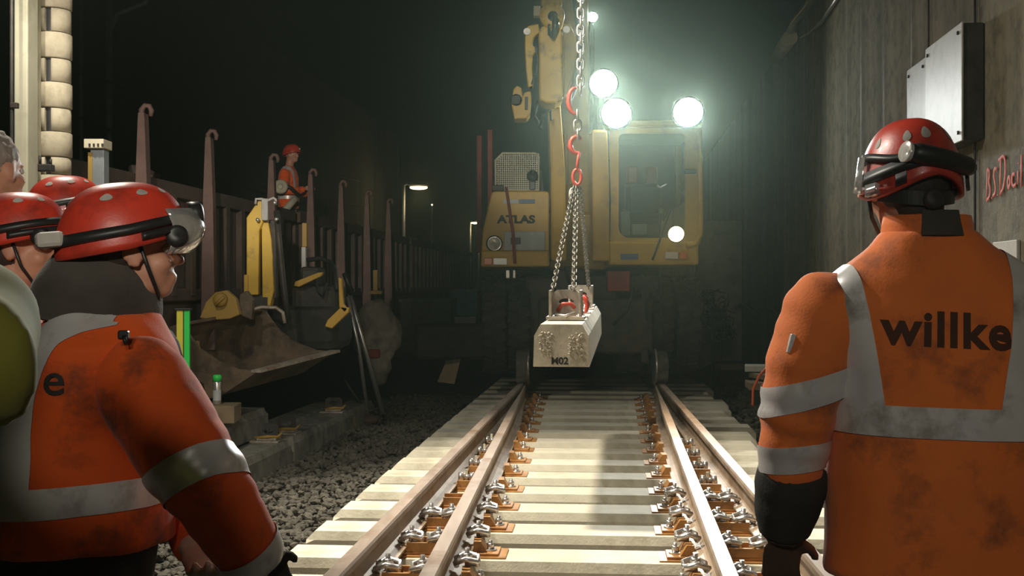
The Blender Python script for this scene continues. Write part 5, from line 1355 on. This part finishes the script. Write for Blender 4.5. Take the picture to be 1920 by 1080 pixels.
for v in b_.verts: v.co += v.normal * (.008 * noise.noise(v.co * 45))
bm_obj(b_, 'hair', M['greyhair'], t)
# the near person in yellow, only the raised elbow in view
f, s, u = axes(PI / 2); bx, by = -1.02, 1.22
tors = [(.86, bx, by, .21, .155), (1.0, bx, by, .21, .155), (1.2, bx, by, .22, .155), (1.36, bx, by, .225, .14), (1.46, bx, by, .19, .12), (1.51, bx, by, .12, .1), (1.55, bx, by, .085, .08)]
el = P(-26, 668, 1.30)
rA = [Vector((bx + .20, by, 1.40)), Vector((bx + .27, by + .02, 1.395)), el, el + Vector((-.06, .12, .03)), el + Vector((-.16, .22, .10))]
lA = [Vector((bx - .20, by, 1.40)), Vector((bx - .27, by, 1.25)), Vector((bx - .28, by, 1.10)), Vector((bx - .28, by + .08, 1.0)), Vector((bx - .26, by + .16, .92))]
Ep = person('near person in a yellow-green jacket, only an elbow showing at the left edge', (bx, by, 0), PI / 2, tors, [(lA, [.09, .085, .08, .065, .05]), (rA, [.098, .096, .088, .070, .052])], (Vector((bx, by + .03, 1.70)), PI / 2, 0), jm='limejacket', seed=20.0, body_vox=.011, jacket_vox=.014)
# the worker standing on the wagon
WY_ = 17.5
dk = P(546, 0, WY_); mb = MB(); mb.box((dk.x, WY_, 1.60), (1.1, 1.3, .47), rz=-.09, bev=.01)
for k in range(3): mb.box((dk.x, WY_ - .66, 1.42 + .16 * k), (1.12, .03, .10), rz=-.09)
single(mb, 'timber_stack', M['timber'], 'timber stack inside the wagon that the small worker stands on', 'timber')
Fp = standing('small worker in orange standing up on the stake wagon', 547, 290, WY_, -.12, -.35, ground=1.84, seed=25.0, arms_kind='fold', vox=.012, jv=.016)
t = Fp['t']; hc, hf, hs, hu = Fp['hc'], Fp['hf'], Fp['hs'], Fp['hu']
S, h = helmet(t, hc + hu * .03, hf, hs, hu, edgeA, A=.145, B=.122, H=.13); m = MB(); m.lathe(S.pt(0, .25, 0), hf, [(0, .025), (.02, .025), (.02, 0)], 12); m.build('head_lamp', M['steel'], h)
bx, by = hc.x - Fp['f'].x * .05, hc.y - Fp['f'].y * .05; H = hc.z - 1.84
J, s, f = Fp['J'], Fp['s'], Fp['f']
band(J, Vector((bx, by, 0)) + s * .12, s, .03, 'reflective_tape', M['tape'], t, lambda c: c.z > 1.84 + H * .60 and abs((c - Vector((bx, by, 0))).dot(s) - .12) < .04)
band(J, Vector((bx, by, 1.84 + H * .60)), (0, 0, 1), .025, 'reflective_tape', M['tape'], t)
m = MB(); c = P(526, 350, WY_ - .45); m.lathe(c, (0, -1, 0), [(-.05, .05), (-.05, .10), (0, .11), (.02, .09), (.02, .03), (.0, .03)], 20); tool = None
tl = thing('power_tool', c, 'pale round tool head held up in front of the worker on the wagon', 'tool')
m.build('tool_head', M['bone'], tl); m = MB(); m.tube([c + Vector((.05, .05, .02)), P(545, 352, WY_ - .35), P(560, 366, WY_ - .3)], .03, 8); m.build('handle', M['black'], tl)
m = MB(); m.tube([P(554, 372, WY_ - .42), P(538, 390, WY_ - .45), P(526, 402, WY_ - .45)], [.05, .055, .05], 10); m.build('shaft', M['bone'], tl)

# ================================================================== light
def spot(name, loc, aim, power, size, spread, blend=.5, col=(1, 1, 1)):
    li = bpy.data.lights.new(name, 'SPOT'); li.energy = power; li.color = col; li.spot_size = math.radians(spread); li.spot_blend = blend; li.shadow_soft_size = size
    o = bpy.data.objects.new(name, li); COL.objects.link(o); o.location = Vector(loc); o.rotation_euler = (Vector(aim) - Vector(loc)).to_track_quat('-Z', 'Y').to_euler(); return o
def area(name, loc, aim, power, sx_, sy_, col=(1, 1, 1)):
    li = bpy.data.lights.new(name, 'AREA'); li.shape = 'RECTANGLE'; li.size = sx_; li.size_y = sy_; li.energy = power; li.color = col
    o = bpy.data.objects.new(name, li); COL.objects.link(o); o.location = Vector(loc); o.rotation_euler = (Vector(aim) - Vector(loc)).to_track_quat('-Z', 'Y').to_euler(); return o
KEY = (-2.2, 5.3, 4.0)
spot('flood_or_fill_spot', KEY, (-.3, 5.5, .3), 300, .12, 150, .5, (1, .93, .78))          # site flood lamp high beside the column
spot('flood_or_fill_spot', (-1.5, 6.5, 6.0), (.40, 6.9, .2), 2600, .25, 58, .6, (1, .91, .74))  # extra overhead spot added to brighten the sleepers and rails
spot('flood_or_fill_spot', (-2.35, 4.6, 4.6), (.72, 2.5, 1.15), 560, .10, 25, .6, (1, .94, .82))  # added spot that lifts the left sleeve of the right worker
spot('flood_or_fill_spot', (-.9, -3.4, 3.6), (.42, 11.8, 3.3), 2600, .2, 9, .6, (1, .94, .80))   # unseen narrow spot added to brighten the boom head
spot('flood_or_fill_spot', (-.6, -3.2, 3.3), (.7, 6.0, .9), 215, .25, 70, .7, (1, .93, .80))       # site flood lamp behind the camera
spot('flood_or_fill_spot', (-.9, -3.4, 3.7), (-3.2, 17.5, 2.45), 4300, .15, 12, .7, (1, .92, .78))     # added narrow spot without a visible source, brightens the wagon worker

spot('flood_or_fill_spot', (.4, -3.4, 3.7), (-2.4, 10.2, .45), 800, .15, 18, .8, (1, .92, .78))        # added fill spot, source unseen, for the stored sleepers and bucket
w = bpy.data.worlds.new('night'); SC.world = w; w.use_nodes = True
nt = w.node_tree; bg = nt.nodes['Background']; bg.inputs[0].default_value = (.55, .80, .55, 1); bg.inputs[1].default_value = .03
vo = nt.nodes.new('ShaderNodeVolumeScatter'); vo.inputs['Color'].default_value = (.80, 1.0, .86, 1); vo.inputs['Density'].default_value = .0012; vo.inputs['Anisotropy'].default_value = .92
v2 = nt.nodes.new('ShaderNodeVolumeScatter'); v2.inputs['Color'].default_value = (.72, 1.0, .76, 1); v2.inputs['Density'].default_value = .0009; v2.inputs['Anisotropy'].default_value = .1
ad = nt.nodes.new('ShaderNodeAddShader'); nt.links.new(vo.outputs[0], ad.inputs[0]); nt.links.new(v2.outputs[0], ad.inputs[1]); nt.links.new(ad.outputs[0], nt.nodes['World Output'].inputs['Volume'])

# ================================================================== camera
cam = bpy.data.cameras.new('camera'); co = bpy.data.objects.new('camera', cam); COL.objects.link(co); SC.camera = co
cam.sensor_width = 36; cam.lens = FPX * 36 / 1920; cam.shift_y = -3 / 1920; cam.clip_end = 200; cam.clip_start = .05
co.location = (0, 0, HC); co.rotation_euler = (PI / 2, 0, 0)
vs = SC.view_settings; vs.view_transform = 'Standard'; vs.look = 'None'; vs.gamma = 1; vs.exposure = 0; vs.use_curve_mapping = False
try:
    SC.cycles.use_denoising = True; SC.cycles.sample_clamp_indirect = 6; SC.cycles.volume_bounces = 0; SC.cycles.max_bounces = 6
except Exception: pass
